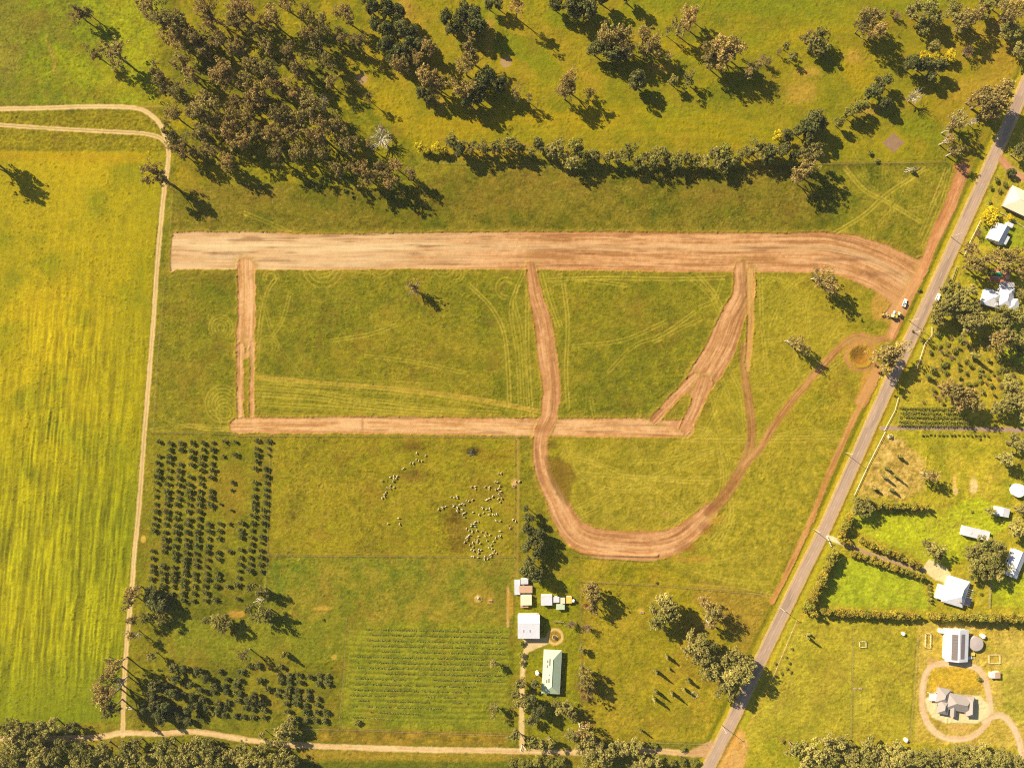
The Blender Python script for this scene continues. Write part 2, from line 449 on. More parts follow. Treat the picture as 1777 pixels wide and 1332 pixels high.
# grazing paddocks below the works
region([(470, 756), (896, 758), (892, 966), (466, 963)], ramp(stretch(mid * 0.55 + sml * 0.25 + big * .2, 0.3, 0.7), (120, 112, 34), (136, 128, 34), (146, 136, 36), (138, 134, 30)), 2, 1)
region([(466, 964), (892, 967), (892, 1080), (470, 1075), (450, 1040)], ramp(stretch(mid * 0.55 + sml * 0.45, 0.3, 0.7), (106, 122, 34), (128, 128, 40), (146, 134, 50)), 2, 1)
for (px, py, rx, ry, c) in ((715, 775, 40, 14, (96, 78, 22)), (717, 825, 30, 15, (96, 76, 34)), (823, 783, 20, 9, (30, 24, 12)), (823, 783, 12, 6, (24, 18, 8)), (790, 905, 30, 34, (98, 78, 30)), (795, 945, 34, 20, (104, 84, 30)), (855, 790, 34, 18, (146, 126, 30)), (585, 855, 60, 40, (150, 138, 34))):
    blend(1 - sstep(0.25, 1.15, np.hypot((X - px) / rx, (Y - py) / ry) + jag * .45), c, 0.75)
# vineyard and house blocks
region([(300, 1075), (600, 1072), (596, 1150), (300, 1140)], ramp(stretch(sml, .3, .7), (126, 130, 38), (140, 138, 42)), 3, 2)
region([(602, 1076), (884, 1084), (884, 1266), (588, 1262)], ramp(stretch(mid * .5 + sml * .5, .3, .7), (122, 128, 36), (138, 140, 40), (150, 146, 44)), 2, 1)
region([(560, 1262), (880, 1272), (880, 1294), (620, 1290), (540, 1284)], ramp(stretch(sml, .3, .7), (124, 104, 36), (146, 124, 46), (166, 136, 56)), 2, 2)
region([(520, 1300), (900, 1308), (900, 1320), (520, 1318)], (172, 144, 62), 3, 3, 0.8)
region([(510, 1322), (900, 1322), (900, 1420), (500, 1420)], (96, 106, 34), 3, 2, 0.8)
region([(896, 1010), (1000, 1000), (1010, 1290), (888, 1290)], ramp(stretch(sml * .5 + mid * .5, .3, .7), (138, 138, 22), (156, 150, 26)), 5, 3)
region([(1008, 968), (1140, 966), (1200, 1010), (1345, 1040), (1290, 1180), (1235, 1285), (1010, 1282)], ramp(stretch(mid * .6 + sml * .4, .3, .7), (144, 136, 26), (160, 146, 36), (174, 150, 50)), 4, 3)
region([(1215, 1005), (1345, 1030), (1330, 1100), (1290, 1160), (1262, 1090), (1200, 1040)], (168, 138, 64), 6, 5, 0.7)
# land between the haul roads and the highway
fr = stretch(mid * .5 + sml * .25 + big * .25, .3, .7)
region([(1315, 480), (1440, 478), (1560, 520), (1530, 600), (1470, 745), (1350, 1030), (1210, 1000), (1100, 966), (980, 950), (940, 760), (1200, 756), (1300, 600)], ramp(fr, (128, 126, 34), (146, 138, 38), (162, 148, 42), (172, 152, 54)), 4, 3)
region([(1310, 810), (1440, 770), (1370, 980), (1340, 1030), (1220, 1000), (1190, 960), (1260, 880)], ramp(stretch(tiny * .6 + sml * .4, .3, .7), (146, 138, 40), (164, 152, 46), (180, 162, 56)), 10, 6)
region([(1450, 292), (1655, 290), (1600, 440), (1540, 420), (1440, 400)], ramp(stretch(mid * .6 + sml * .4, .3, .7), (112, 116, 30), (140, 132, 38), (160, 144, 52)), 8, 6)
# properties east of the highway
EAST = [(1712, 340), (1900, -60), (1900, 1420), (1240, 1420), (1300, 1210), (1405, 1000), (1450, 915), (1560, 690), (1635, 500)]
fe = stretch(mid * .5 + sml * .3 + big * .2, .3, .7)
region(EAST, ramp(fe, (146, 142, 30), (166, 152, 38), (180, 160, 46), (190, 162, 62)), 3, 2)
for pl, c in (([(1488, 890), (1610, 892), (1700, 860), (1760, 905), (1640, 990), (1500, 925), (1478, 900)], (168, 168, 34)), ([(1460, 965), (1600, 1008), (1612, 1056), (1425, 1052)], (160, 164, 38)),
              ([(1720, 1000), (1800, 1000), (1800, 1056), (1720, 1050)], (164, 164, 34)), ([(1700, 385), (1790, 385), (1790, 430), (1700, 425)], (148, 150, 34)), ([(1735, 560), (1790, 560), (1790, 760), (1740, 700)], (160, 158, 30)),
              ([(1610, 895), (1700, 870), (1700, 960), (1640, 985)], (170, 168, 36))):
    region(pl, ramp(stretch(mid, .3, .7), c, tuple(int(v * 1.08) for v in c)), 4, 3)
region([(1490, 765), (1560, 756), (1602, 800), (1602, 850), (1560, 868), (1500, 864), (1480, 850)], ramp(stretch(tiny * .5 + sml * .5, .3, .7), (158, 130, 66), (196, 160, 88), (214, 178, 104)), 7, 8)
region([(1600, 590), (1700, 600), (1777, 640), (1777, 690), (1560, 690), (1590, 640)], ramp(stretch(sml, .3, .7), (158, 142, 40), (188, 156, 62)), 8, 8, .7)
region([(1340, 1075), (1590, 1085), (1595, 1285), (1300, 1285), (1300, 1200)], ramp(stretch(mid * .5 + big * .5, .3, .7), (160, 146, 44), (174, 156, 48), (182, 164, 58)), 4, 3)
region([(1590, 1080), (1850, 1085), (1850, 1300), (1590, 1290)], ramp(stretch(mid, .3, .7), (176, 152, 56), (196, 164, 76), (206, 176, 90)), 6, 4)
region([(1735, 1155), (1850, 1155), (1850, 1300), (1740, 1240)], (172, 160, 56), 6, 4, .7)
region([(1618, 1150), (1690, 1152), (1706, 1195), (1640, 1200), (1612, 1196)], (206, 164, 50), 3, 2, .8)
# pasture mottling everywhere, stronger on rough ground
fine = vn(3.4, 2.0, 0.15, 95) * .45 + vn(9, 2.6, 0.06, 96) * .3 + vn(2.0, seed=97) * .25
mot = ((sml - .5) * 0.38 + (tiny - .5) * 0.5 + (fine - .5) * 0.85 + (rng.rand(*X.shape) - .5) * .4)[..., None]
Z += (fine - .5) * .34 * (1 - mW)
mow = (1 - 0.6 * (1 - sstep(-4, 4, inpoly(GOLF))) - .5 * mW)[..., None]
C *= np.clip(1 + mot * 0.85 * mow, 0.55, 1.5)
brn = np.clip(stretch(fbm(34, 61), 0.56, 0.76), 0, 1) * (1 - mW) * 0.35
blend(brn, (138, 108, 48))
dry = stretch(fbm(22, 62, oct=5), 0.56, 0.64) * (1 - mW) * .2
blend(dry, (172, 148, 60))
lush = stretch(fbm(28, 63, oct=5), 0.57, 0.65) * (1 - mW) * .2
blend(lush, (104, 116, 16))
tuft = stretch(vn(2.6, seed=64), .74, .9) * stretch(fbm(60, 65), .35, .6)
C *= 1 - .28 * tuft[..., None]; Z += tuft * .22
pale_t = stretch(vn(2.3, seed=66), .8, .95) * stretch(fbm(70, 67), .4, .6) * .35
blend(pale_t, (196, 180, 96))
# worn, driven-over ground inside the loop and east of the haul roads
region([(985, 775), (1240, 765), (1262, 830), (1220, 900), (1150, 915), (1030, 915), (1000, 860)], ramp(stretch(sml * .5 + tiny * .5, .3, .7), (146, 136, 40), (170, 154, 58), (188, 166, 76)), 16, 14, .55)
region([(1200, 760), (1300, 620), (1330, 480), (1400, 500), (1480, 600), (1420, 640), (1320, 760), (1440, 770), (1340, 1030), (1200, 990), (1280, 850)], ramp(stretch(sml * .5 + tiny * .5, .3, .7), (150, 142, 40), (170, 156, 54), (186, 168, 68)), 12, 12, .45)
# cultivated strips between the vines
for i in range(17):
    d_, u_, l_ = dist_poly([(610, 1091 + i * 9.5), (876, 1096 + i * 9.5)], 0, 6)
    blend((1 - sstep(.6, 2.4, np.abs(u_ - 1))) * (d_ < 5) * (.4 + .6 * stretch(sml, .35, .65)), (98, 104, 26), .45); blend((1 - sstep(.6, 2.4, np.abs(u_ + 3))) * (d_ < 6), (166, 166, 66), .35)
# two-wheel marks
BRK = np.clip(.5 + 2.4 * vn(9, 9, 0, 98) * vn(26, 26, 0, 99), 0, 1)
def marks(pts, c=(182, 166, 70), w=1.6, gap=5.0, amt=0.5, pair=True, smooth=True, z=-0.05):
    p = sm(pts) if smooth else pts
    d, u, l = dist_poly(p, 0, 12)
    offs = (-gap / 2, gap / 2) if pair else (0.0,)
    m = np.zeros(X.shape, np.float32)
    for o in offs: m = np.maximum(m, (1 - sstep(w * 0.35, w * 1.25, np.abs(u - o))) * (d < gap + 4))
    m *= (0.55 + 0.45 * stretch(sml, .3, .7))
    m = m * BRK
    blend(m, c, min(1, amt * 1.55)); Z[:] += m * z * 1.6
def arc(cx, cy, rx, ry, a0, a1, n=14):
    return [(cx + rx * math.cos(R(a0 + (a1 - a0) * i / n)), cy + ry * math.sin(R(a0 + (a1 - a0) * i / n))) for i in range(n + 1)]
for cx, cy, rs, a0, a1 in ((383, 568, (6, 11, 16, 21), 150, 400), (466, 600, (7, 12, 17), 150, 380), (386, 700, (8, 13, 19, 25, 31), 100, 330), (560, 462, (12, 19, 27, 35), 10, 170),
                           (390, 715, (10, 16), 0, 360), (660, 458, (16, 22), 20, 160), (790, 474, (10, 15), -90, 90), (878, 500, (12, 18), 90, 300), (990, 478, (16, 22), 180, 300),
                           (770, 462, (12, 18), 20, 150), (470, 482, (8, 14), 180, 360), (1518, 578, (12, 18, 24), 0, 180), (1330, 470, (12, 20), 20, 160), (1095, 478, (10, 15), 180, 330)):
    for r in rs: marks(arc(cx, cy, r, r * 1.05, a0, a1), gap=0, pair=False, amt=0.55, smooth=False)
ML = [[(445, 654), (560, 664), (700, 676), (830, 692), (930, 712)], [(445, 662), (600, 672), (760, 690), (925, 716)], [(450, 672), (560, 682), (700, 706), (860, 716)], [(446, 684), (540, 690), (640, 706), (760, 716)],
      [(448, 700), (560, 706), (700, 716)], [(446, 650), (520, 672), (620, 690), (800, 712)], [(447, 620), (452, 560), (462, 510), (476, 486)], [(456, 520), (470, 570), (490, 610), (520, 646)],
      [(470, 585), (490, 555), (500, 520)], [(820, 500), (850, 530), (872, 570), (880, 620), (884, 700)], [(905, 480), (892, 520), (905, 580), (912, 700)], [(896, 500), (886, 540), (898, 620), (902, 716)],
      [(915, 500), (915, 600), (922, 714)], [(580, 590), (640, 580), (680, 566)], [(640, 618), (720, 628), (800, 645)], [(560, 478), (600, 468), (640, 472)],
      [(430, 372), (470, 388), (505, 404)], [(1600, 296), (1540, 336), (1500, 372), (1455, 400)], [(1640, 300), (1620, 350), (1600, 400)], [(1650, 296), (1634, 350), (1604, 420)], [(1470, 296), (1500, 330), (1540, 350), (1590, 380)],
      [(1320, 480), (1322, 560), (1330, 640)], [(1330, 480), (1380, 500), (1402, 560), (1396, 600)], [(1340, 560), (1370, 500), (1400, 480)], [(1500, 590), (1440, 620), (1400, 650)], [(1360, 700), (1400, 660), (1440, 640), (1490, 600)],
      [(1200, 745), (1230, 752), (1256, 790), (1262, 830), (1250, 870), (1215, 915)], [(1210, 740), (1240, 756), (1250, 800), (1252, 840), (1235, 880), (1200, 918)], [(1236, 690), (1246, 740), (1262, 790)],
      [(1250, 680), (1236, 720), (1220, 750)], [(1265, 640), (1285, 680), (1292, 740)], [(1250, 650), (1270, 700), (1300, 740)],
      [(960, 800), (1010, 820), (1100, 826), (1180, 830), (1240, 828)], [(980, 790), (1060, 812), (1140, 850), (1190, 890)], [(990, 780), (1080, 830), (1150, 880), (1185, 895)], [(1000, 880), (1060, 850), (1120, 830), (1220, 790)],
      [(985, 770), (1000, 820), (1060, 850), (1120, 848)], [(1100, 800), (1160, 796), (1230, 780)], [(1130, 830), (1180, 815), (1230, 790)], [(1090, 826), (1150, 832), (1230, 836)], [(1000, 900), (1060, 870), (1090, 846)],
      [(975, 780), (990, 850), (1010, 890)], [(1268, 860), (1268, 900), (1250, 940)], [(1262, 870), (1258, 910), (1220, 950)], [(1180, 757), (1300, 758), (1460, 758)], [(1180, 762), (1320, 764), (1460, 762)],
      [(1360, 752), (1400, 744), (1440, 752)], [(1420, 700), (1400, 730), (1430, 756)], [(960, 485), (1050, 482), (1150, 484), (1250, 482)], [(965, 492), (1010, 486), (1080, 494)], [(1200, 484), (1230, 510), (1246, 540)], [(1215, 480), (1240, 510), (1250, 530)],
      [(1140, 590), (1180, 570), (1210, 556)], [(1060, 640), (1100, 600), (1150, 580), (1200, 545)], [(978, 500), (985, 560), (982, 640), (985, 700)], [(1000, 600), (1080, 590), (1150, 560)], [(1220, 530), (1240, 520), (1252, 490)],
      [(1025, 930), (1100, 932), (1160, 915), (1220, 880)], [(1180, 960), (1230, 940), (1260, 900)], [(1180, 968), (1240, 975), (1300, 960)], [(940, 480), (950, 520), (966, 560)], [(946, 480), (957, 520), (971, 560)],
      [(1330, 1010), (1260, 1005), (1180, 980)], [(1345, 1035), (1280, 1022), (1200, 1016)], [(1650, 1120), (1700, 1125), (1777, 1128)], [(270, 745), (330, 738), (400, 742)], [(300, 730), (350, 742), (410, 745)], [(1480, 740), (1430, 752), (1300, 754)]]
for i, p in enumerate(ML): marks(p, c=(184, 168, 72) if i % 3 else (196, 176, 84), amt=0.5)
marks(ML[0], c=(196, 160, 84), gap=0, pair=False, w=4.5, amt=.55); marks(ML[20], gap=5, w=2.2, amt=.6); marks(ML[17], gap=5, w=2, amt=.6)
for k in range(26):                      # loose criss-cross driving on the eastern ground
    x0, y0 = (rng.uniform(1320, 1500), rng.uniform(490, 640)) if k < 12 else (rng.uniform(1000, 1230), rng.uniform(770, 900)) if k < 20 else (rng.uniform(1460, 1640), rng.uniform(300, 400))
    a = rng.uniform(0, 6.28); pts = [(x0, y0)]
    for j in range(4): a += rng.uniform(-.5, .5); pts.append((pts[-1][0] + 24 * math.cos(a), pts[-1][1] + 24 * math.sin(a)))
    marks(pts, amt=0.3)
for k in range(16):                      # straight slashed passes near the lower haul road
    y0 = 650 + k * 4.3
    marks([(446, y0), (560 + 12 * rng.rand(), y0 + 6 + rng.rand() * 6), (700 + 60 * rng.rand(), y0 + 14)], pair=False, gap=0, amt=0.3, w=1.8)
# ---- bare ground laid bare by machines and wheels
def dirt(d, u, l, cls, cs, soft=1.6, edge=1.6, streak=1.0, seed=0, z=0.0, fine=3.0, amt=1.0, keep=0.5):
    d = d + jag * edge + jag2 * edge * 0.5
    m = (1 - sstep(-soft, soft, d)) * amt
    un = vn(fine * .62, 45, 0, 70 + seed, u, l) * 0.5 + vn(fine * 1.7, 90, 0, 71 + seed, u, l) * 0.3 + vn(5, 6, 0, 72 + seed, u, l) * 0.2
    c = ramp(stretch(0.5 + (un - 0.5) * 1.3 * streak + (mid - 0.5) * 0.5 + (tiny - .5) * .25, 0.22, 0.78), *cs)
    blend(m, c)
    if cls in (1, 2, 3, 4, 6): Z[:] += .42 * np.exp(-((d - 1.2) / 1.6) ** 2) * stretch(vn(7, seed=500) * .6 + vn(2.5, seed=501) * .4, .35, .8)
    C[:] = C * (1 + m[..., None] * (rng.rand(*X.shape)[..., None] - .5) * .22)
    if cls < 9 and cls != 5: blend(m * sstep(-5.5, -.5, d) * .45, (196, 122, 76)); blend((sstep(6, 1, d + jag * 3) if False else (1 - sstep(0, 12, d + jag * 6))) * (1 - m) * .42, (186, 156, 74))
    CLS[(m > keep)] = cls
    Z[:] = Z * (1 - m * 0.85) + m * (z + 0.06 * (un - 0.5))
    return m
ORG = ((184, 130, 76), (206, 150, 94), (220, 163, 106), (230, 178, 122))
PAL = ((188, 140, 88), (218, 174, 118), (232, 192, 134), (240, 206, 150))
PAL2 = ((202, 148, 88), (222, 168, 108), (232, 182, 122), (236, 188, 130))
MAIN = [(300, 404), (340, 402), (450, 403), (560, 407), (740, 404), (900, 402), (1050, 402), (1200, 404), (1370, 405), (1420, 402), (1480, 408), (1540, 425), (1590, 450), (1612, 440), (1610, 470), (1594, 490), (1574, 520), (1556, 545), (1530, 552), (1548, 526),
        (1520, 505), (1470, 482), (1440, 473), (1340, 472), (1180, 471), (900, 467), (700, 466), (560, 468), (440, 467), (305, 467), (297, 472), (296, 440), (298, 420)]
dM = inpoly(MAIN)
cl = sm([(290, 436), (500, 437), (900, 434), (1200, 438), (1380, 438), (1460, 444), (1530, 468), (1600, 510)])
_, uM, lM = dist_poly(cl, 0, 90)
mm = dirt(dM, uM, lM, 1, ORG, 1.2, 1.3, 1.0, 1, z=-0.22)
pale = mm * (1 - sstep(560, 1000, X)) * 0.75 + mm * 0.35 * (1 - sstep(4, 10, np.abs(uM - 8)))
un = vn(3, 70, 0, 171, uM, lM) * .6 + vn(7, 40, 0, 172, uM, lM) * .4
blend(pale * np.clip(0.55 + un * .9, 0, 1), ramp(un, (206, 166, 112), (226, 188, 134), (238, 204, 150), (244, 214, 164)))
rut = mm * stretch(vn(2.2, 34, 0, 173, uM, lM) * .6 + vn(6, 60, 0, 174, uM, lM) * .4, 0.6, 0.8) * (0.4 + .6 * (np.abs(uM - 14) < 16))
blend(rut, (150, 100, 56), 0.62); Z -= rut * 0.08
for (px, py, rx, ry) in ((985, 437, 22, 4), (1010, 440, 40, 2.5), (720, 440, 22, 5), (970, 461, 60, 3), (1290, 462, 14, 14), (390, 440, 40, 5), (480, 452, 50, 3), (760, 458, 60, 3), (1460, 450, 60, 5), (1520, 475, 40, 8), (430, 460, 30, 3)):
    blend(mm * (1 - sstep(.2, 1.1, np.hypot((X - px) / rx, (Y - py) / ry) + jag * .4)), (140, 94, 58), .55)
# second class of haul roads: polyline, widths, palette, depth
HR = [(sm([(427, 462), (428, 520), (426, 580), (424, 606)]), 30, PAL2, 2), (sm([(417, 600), (416, 660), (418, 740)]), 11, PAL2, 2), (sm([(438, 596), (437, 660), (437, 740)]), 8, PAL2, 2),
      ([(412, 738), (600, 737), (800, 739), (940, 741), (1100, 742), (1190, 743)], [26, 28, 29, 31, 33, 30], PAL2, 3),
      (sm([(921, 462), (929, 510), (941, 556), (949, 611), (957, 670), (953, 721), (944, 742), (938, 765), (938, 793), (946, 828), (964, 864), (980, 900), (1003, 928), (1040, 942), (1090, 946), (1135, 946), (1172, 937), (1200, 918), (1232, 886)]), None, ORG, 4),
      (sm([(1232, 888), (1256, 862), (1276, 832), (1295, 797), (1303, 768), (1304, 738), (1300, 700), (1292, 645), (1292, 600)]), [20] * 24 + [15] * 25, ((150, 96, 54), (176, 122, 66), (192, 140, 80)), 5),
      (sm([(1290, 470), (1290, 510), (1271, 550), (1252, 600), (1226, 645), (1210, 668)]), list(np.interp(np.arange(31), [0, 6, 12, 18, 24, 30], [34, 36, 42, 50, 50, 46])), ORG, 6),
      ([(1302, 470), (1302, 560), (1297, 640)], [14, 12, 8], ((206, 160, 84), (222, 176, 100)), 6),
      ([(1205, 655), (1170, 690), (1136, 728)], [18, 15, 15], ORG, 6), ([(1222, 665), (1208, 705), (1190, 742)], [26, 22, 20], ORG, 6),
      (sm([(1560, 548), (1548, 580), (1520, 590), (1485, 584), (1452, 608), (1414, 650), (1378, 690), (1345, 735), (1320, 775), (1290, 806)]), 11, ((168, 118, 60), (196, 146, 78), (210, 160, 96)), 7),
      (sm([(1672, 292), (1650, 355), (1622, 415), (1602, 465), (1580, 510), (1562, 545), (1548, 582)]), [21] * 12 + [17] * 25, ((206, 140, 84), (222, 158, 100), (230, 172, 112)), 8),
      (sm([(1524, 640), (1500, 690), (1474, 742), (1440, 820), (1402, 915), (1370, 985), (1340, 1045)]), [20] * 8 + [11] * 29, ((200, 140, 70), (218, 152, 84), (222, 164, 98)), 9)]
for i, (pl, w, cs, cls) in enumerate(HR):
    if w is None:
        n = len(pl); base = [16, 22, 30, 32, 31, 28, 26, 24, 24, 26, 34, 40, 46, 50, 50, 50, 44, 36, 26]
        w = [np.interp(k / (n - 1) * (len(base) - 1), range(len(base)), base) for k in range(n)]
    d, u, l = dist_poly(pl, w)
    soft = 1.3 if cls in (2, 3, 4, 6) else 2.4
    m = dirt(d, u, l, cls, cs, soft, 2.0, 1.0, 3 + i, z=(-0.15 if cls in (2, 3, 6) else 0.0), amt=1.0 if cls not in (5, 9) else 0.88)
    r2 = m * stretch(vn(2.6, 40, 0, 200 + i, u, l) * .6 + vn(8, 70, 0, 220 + i, u, l) * .4, 0.6, 0.78)
    blend(r2, (150, 98, 58), 0.5); Z -= r2 * 0.08
for (px, py, rx, ry, c) in ((1290, 500, 9, 40, (158, 106, 68)), (944, 742, 26, 12, (176, 118, 66)), (972, 820, 22, 40, (138, 104, 46)), (955, 770, 12, 12, (130, 104, 44)), (1190, 950, 26, 12, (150, 96, 52)), (1225, 915, 16, 14, (140, 90, 50)), (1175, 735, 16, 12, (190, 126, 78)),
                            (1200, 970, 50, 9, (190, 146, 70)), (629, 735, 3, 20, (180, 124, 70)), (436, 640, 5, 30, (150, 120, 50)), (1240, 900, 24, 14, (200, 158, 74)), (990, 790, 22, 30, (178, 158, 56)), (1155, 892, 14, 8, (196, 160, 90))):
    blend(1 - sstep(.25, 1.1, np.hypot((X - px) / rx, (Y - py) / ry) + jag * .35), c, .6)
region([(945, 790), (968, 792), (992, 806), (1000, 826), (992, 848), (984, 880), (966, 856), (952, 820)], (130, 102, 42), 3, 3, .7)
region([(1520, 505), (1560, 500), (1596, 490), (1580, 530), (1556, 560), (1520, 556), (1508, 530)], (212, 158, 98), 6, 6, .6)
region([(1500, 640), (1532, 634), (1526, 668), (1500, 700), (1484, 700)], (214, 158, 92), 4, 4, .75)
region([(1462, 590), (1500, 578), (1536, 588), (1526, 600), (1480, 602), (1466, 620)], (200, 148, 84), 5, 5, .55)
# the loop road is built up on its outer, southern side
dl, ul, ll = dist_poly(sm([(990, 948), (1010, 957), (1050, 961), (1100, 963), (1140, 963)]), 4, 14)
Z += (1 - sstep(-1, 3, dl)) * 0.7
# dam by the highway: round clay bowl with a raised rim
dd = np.hypot(X - 1494, (Y - 618) * 1.02) * 1.12
blend(1 - sstep(20, 27, dd + jag * 2), ramp(stretch(sml, .3, .7), (186, 140, 62), (200, 150, 74)), .85)
blend(1 - sstep(15, 19, dd + jag * 1.5), ramp(stretch(tiny, .3, .7), (150, 108, 50), (190, 126, 66)), .8)
blend((1 - sstep(13, 18, np.hypot(X - 1488, Y - 610) + jag)) * .7, (150, 112, 52))
Z += np.exp(-((dd - 23) / 4.5) ** 2) * 0.35 - (1 - sstep(3, 20, dd)) * .8 + .10 * np.sin(dd * 2.1) * (dd < 22)
dirt(np.abs(dd - 28) - 3.5, dd, X * 0.5, 7, ((190, 136, 76), (214, 156, 96)), 1.6, 1.5, .6, 31, amt=.8)
# gravel tracks
GRV = ((206, 168, 104), (228, 190, 122), (238, 204, 140))
def track(pts, w, cls, cs=GRV, rutw=2.2, gap=None, mid_amt=.5, seed=0):
    d, u, l = dist_poly(sm(pts), w)
    m = dirt(d, u, l, cls, cs, 1.2, 1.0, .8, 40 + seed, z=-0.05)
    if gap:
        g = m * (1 - sstep(rutw * .4, rutw, np.abs(np.abs(u) - gap / 2)))
        blend(m * (1 - sstep(.4, 1.6, np.abs(u))), (170, 150, 70), mid_amt)
        blend(g, (242, 208, 144), .6)
    return m
track(TRK, 8, 10, gap=5, mid_amt=.35)
track([(-70, 214), (0, 217), (90, 223), (180, 228), (240, 231), (275, 238), (291, 252)], 7, 11, gap=5, mid_amt=.85, seed=1)
d, u, l = dist_poly([(238, 186), (284, 184)], 2); blend(1 - sstep(-1, 2, d), (190, 160, 90), .7)
SR = [(-70, 1281), (50, 1281), (163, 1279), (212, 1271), (273, 1273), (327, 1269), (357, 1271), (398, 1278), (449, 1286), (529, 1293), (644, 1297), (746, 1300), (874, 1302), (982, 1305), (1060, 1303), (1135, 1302), (1173, 1305), (1209, 1308), (1238, 1300)]
track(SR, 10, 12, ((214, 172, 112), (232, 194, 132), (240, 208, 150)), seed=2)
d, u, l = dist_poly([(1196, 1306), (1240, 1300)], [10, 34]); dirt(d, u, l, 12, ((204, 158, 100), (222, 180, 124)), 2, 2, .6, 44)
# sealed road shoulders and its verges
ROAD = [(1832, 35), (1800, 102), (1768, 175), (1734, 252), (1699, 330), (1618, 509), (1545, 662), (1432, 915), (1391, 998), (1327, 1130), (1272, 1247), (1229, 1332), (1192, 1405)]
dR, uR, lR = dist_poly(ROAD, 18, 60)
vg = vn(6, 60, 0, 81, uR, lR)
blend((1 - sstep(6, 26, dR)) * (CLS == 0), ramp(vg, (134, 134, 20), (166, 156, 20), (190, 164, 30)), .7)
blend((1 - sstep(2.0, 4.0, dR + jag * .8)), (228, 190, 130), .9)
for o, c in ((-16, (196, 172, 46)), (-24, (120, 124, 26)), (16, (196, 160, 60)), (24, (150, 140, 40)), (30, (198, 158, 76))):
    mo = (1 - sstep(1, 4, np.abs(uR - o))) * (dR < 40) * (CLS == 0); blend(mo, c, .5)
Z += -0.35 * np.exp(-((np.abs(uR) - 17) / 5.0) ** 2) * (dR < 40) * (CLS == 0)
Z[dR < 3] = 0
CLS[dR < 1] = 0
# drives and yards
def drive(pts, w, cls, cs, soft=1.4, smooth=True, seed=0, **k):
    d, u, l = dist_poly(sm(pts) if smooth else pts, w); return dirt(d, u, l, cls, cs, soft, .9, .6, 50 + seed, z=0.0, **k)
CRM = ((224, 190, 124), (240, 208, 142), (246, 218, 156))
drive([(906, 1300), (905, 1250), (906, 1190), (908, 1150), (914, 1126), (926, 1114), (946, 1112)], [9] * 31 + [12] * 6, 13, CRM, seed=1)
region([(908, 1108), (944, 1110), (952, 1116), (925, 1128), (912, 1132)], (236, 204, 144), 1, 1)
d = np.abs(np.hypot(X - 963, Y - 1104) - 12.5) - 2.6; dirt(d, d, X, 13, ((226, 182, 110), (240, 200, 130)), 1.2, .8, .5, 53)
blend(1 - sstep(8, 11, np.hypot(X - 963, Y - 1104)), (176, 136, 50), .8)
drive([(898, 760), (899, 860), (897, 940), (896, 1000)], 5, 14, ((172, 144, 54), (200, 164, 76)), 2.5, amt=.75, seed=2)
drive([(882, 1020), (881, 1086)], 4, 14, ((206, 160, 90), (222, 180, 112)), 1.5, seed=3, smooth=False)
drive([(1530, 743), (1600, 742), (1700, 744), (1850, 748)], 7, 15, ((176, 146, 122), (196, 160, 136)), 1, seed=4)
drive([(1428, 927), (1450, 937), (1466, 944)], 8, 16, ((248, 226, 172), (252, 236, 188)), 1, seed=5)
drive([(1462, 942), (1500, 957), (1550, 974), (1604, 990)], 7, 16, ((182, 148, 112), (206, 170, 130)), 1, seed=6)
region([(1600, 986), (1612, 970), (1640, 982), (1650, 996), (1640, 1012), (1620, 1004)], (246, 222, 160), 1, 1)
CLS[inpoly([(1600, 986), (1612, 970), (1640, 982), (1650, 996), (1640, 1012), (1620, 1004)]) < 0] = 16
PNK = ((226, 184, 130), (240, 202, 150), (248, 216, 168))
drive([(1640, 1150), (1616, 1156), (1604, 1176), (1601, 1200), (1602, 1232), (1612, 1258), (1632, 1276), (1656, 1282), (1684, 1278), (1706, 1262), (1718, 1240), (1716, 1205), (1708, 1176), (1696, 1160), (1672, 1152), (1640, 1150)], 11, 17, PNK, seed=7)
drive([(1708, 1250), (1730, 1240), (1748, 1248), (1762, 1268), (1772, 1300), (1776, 1345)], 11, 17, PNK, seed=8)
m = region([(1606, 1212), (1620, 1204), (1700, 1206), (1716, 1222), (1716, 1242), (1696, 1254), (1640, 1254), (1618, 1244), (1608, 1230)], (246, 228, 168), 1.5, 1)
CLS[(m > .6) & (CLS == 0)] = 17
m = region([(1640, 1256), (1690, 1256), (1680, 1270), (1650, 1272)], (210, 170, 96), 2, 1)
drive([(1738, 276), (1760, 300), (1800, 320)], 13, 18, ((206, 146, 100), (226, 168, 122)), 3, seed=9)
region([(1262, 1290), (1284, 1262), (1300, 1290), (1290, 1345), (1240, 1345)], ramp(stretch(sml, .3, .7), (204, 146, 88), (220, 168, 108)), 4, 4, .85)
region([(1652, 284), (1682, 290), (1676, 310), (1660, 306)], (206, 140, 92), 3, 3, .8)
for (px, py, rx, ry, c, a) in ((1690, 842, 9, 15, (246, 210, 136), .95), (1656, 838, 4, 18, (226, 186, 104), .8), (1658, 852, 5, 8, (240, 200, 124), .8), (829, 1037, 8, 8, (238, 204, 120), .95), (850, 1041, 6, 6, (214, 168, 96), .7),
                            (580, 1140, 5, 6, (222, 182, 96), .8), (1112, 1060, 7, 6, (220, 184, 96), .8), (249, 935, 5, 8, (226, 186, 100), .8), (835, 1036, 34, 20, (168, 140, 60), .5), (410, 1065, 16, 8, (214, 160, 92), .7), (385, 790, 60, 60, (160, 130, 50), 0), (1738, 40, 10, 14, (206, 164, 90), .6),
                            (405, 850, 28, 60, (150, 124, 48), .5), (892, 838, 5, 10, (226, 184, 120), .8), (885, 1050, 8, 26, (190, 150, 60), .6), (560, 1055, 18, 5, (214, 168, 92), .5), (1617, 1146, 12, 6, (214, 164, 104), .7)):
    blend(1 - sstep(.55, 1.1, np.hypot((X - px) / rx, (Y - py) / ry) + jag * .3), c, a)
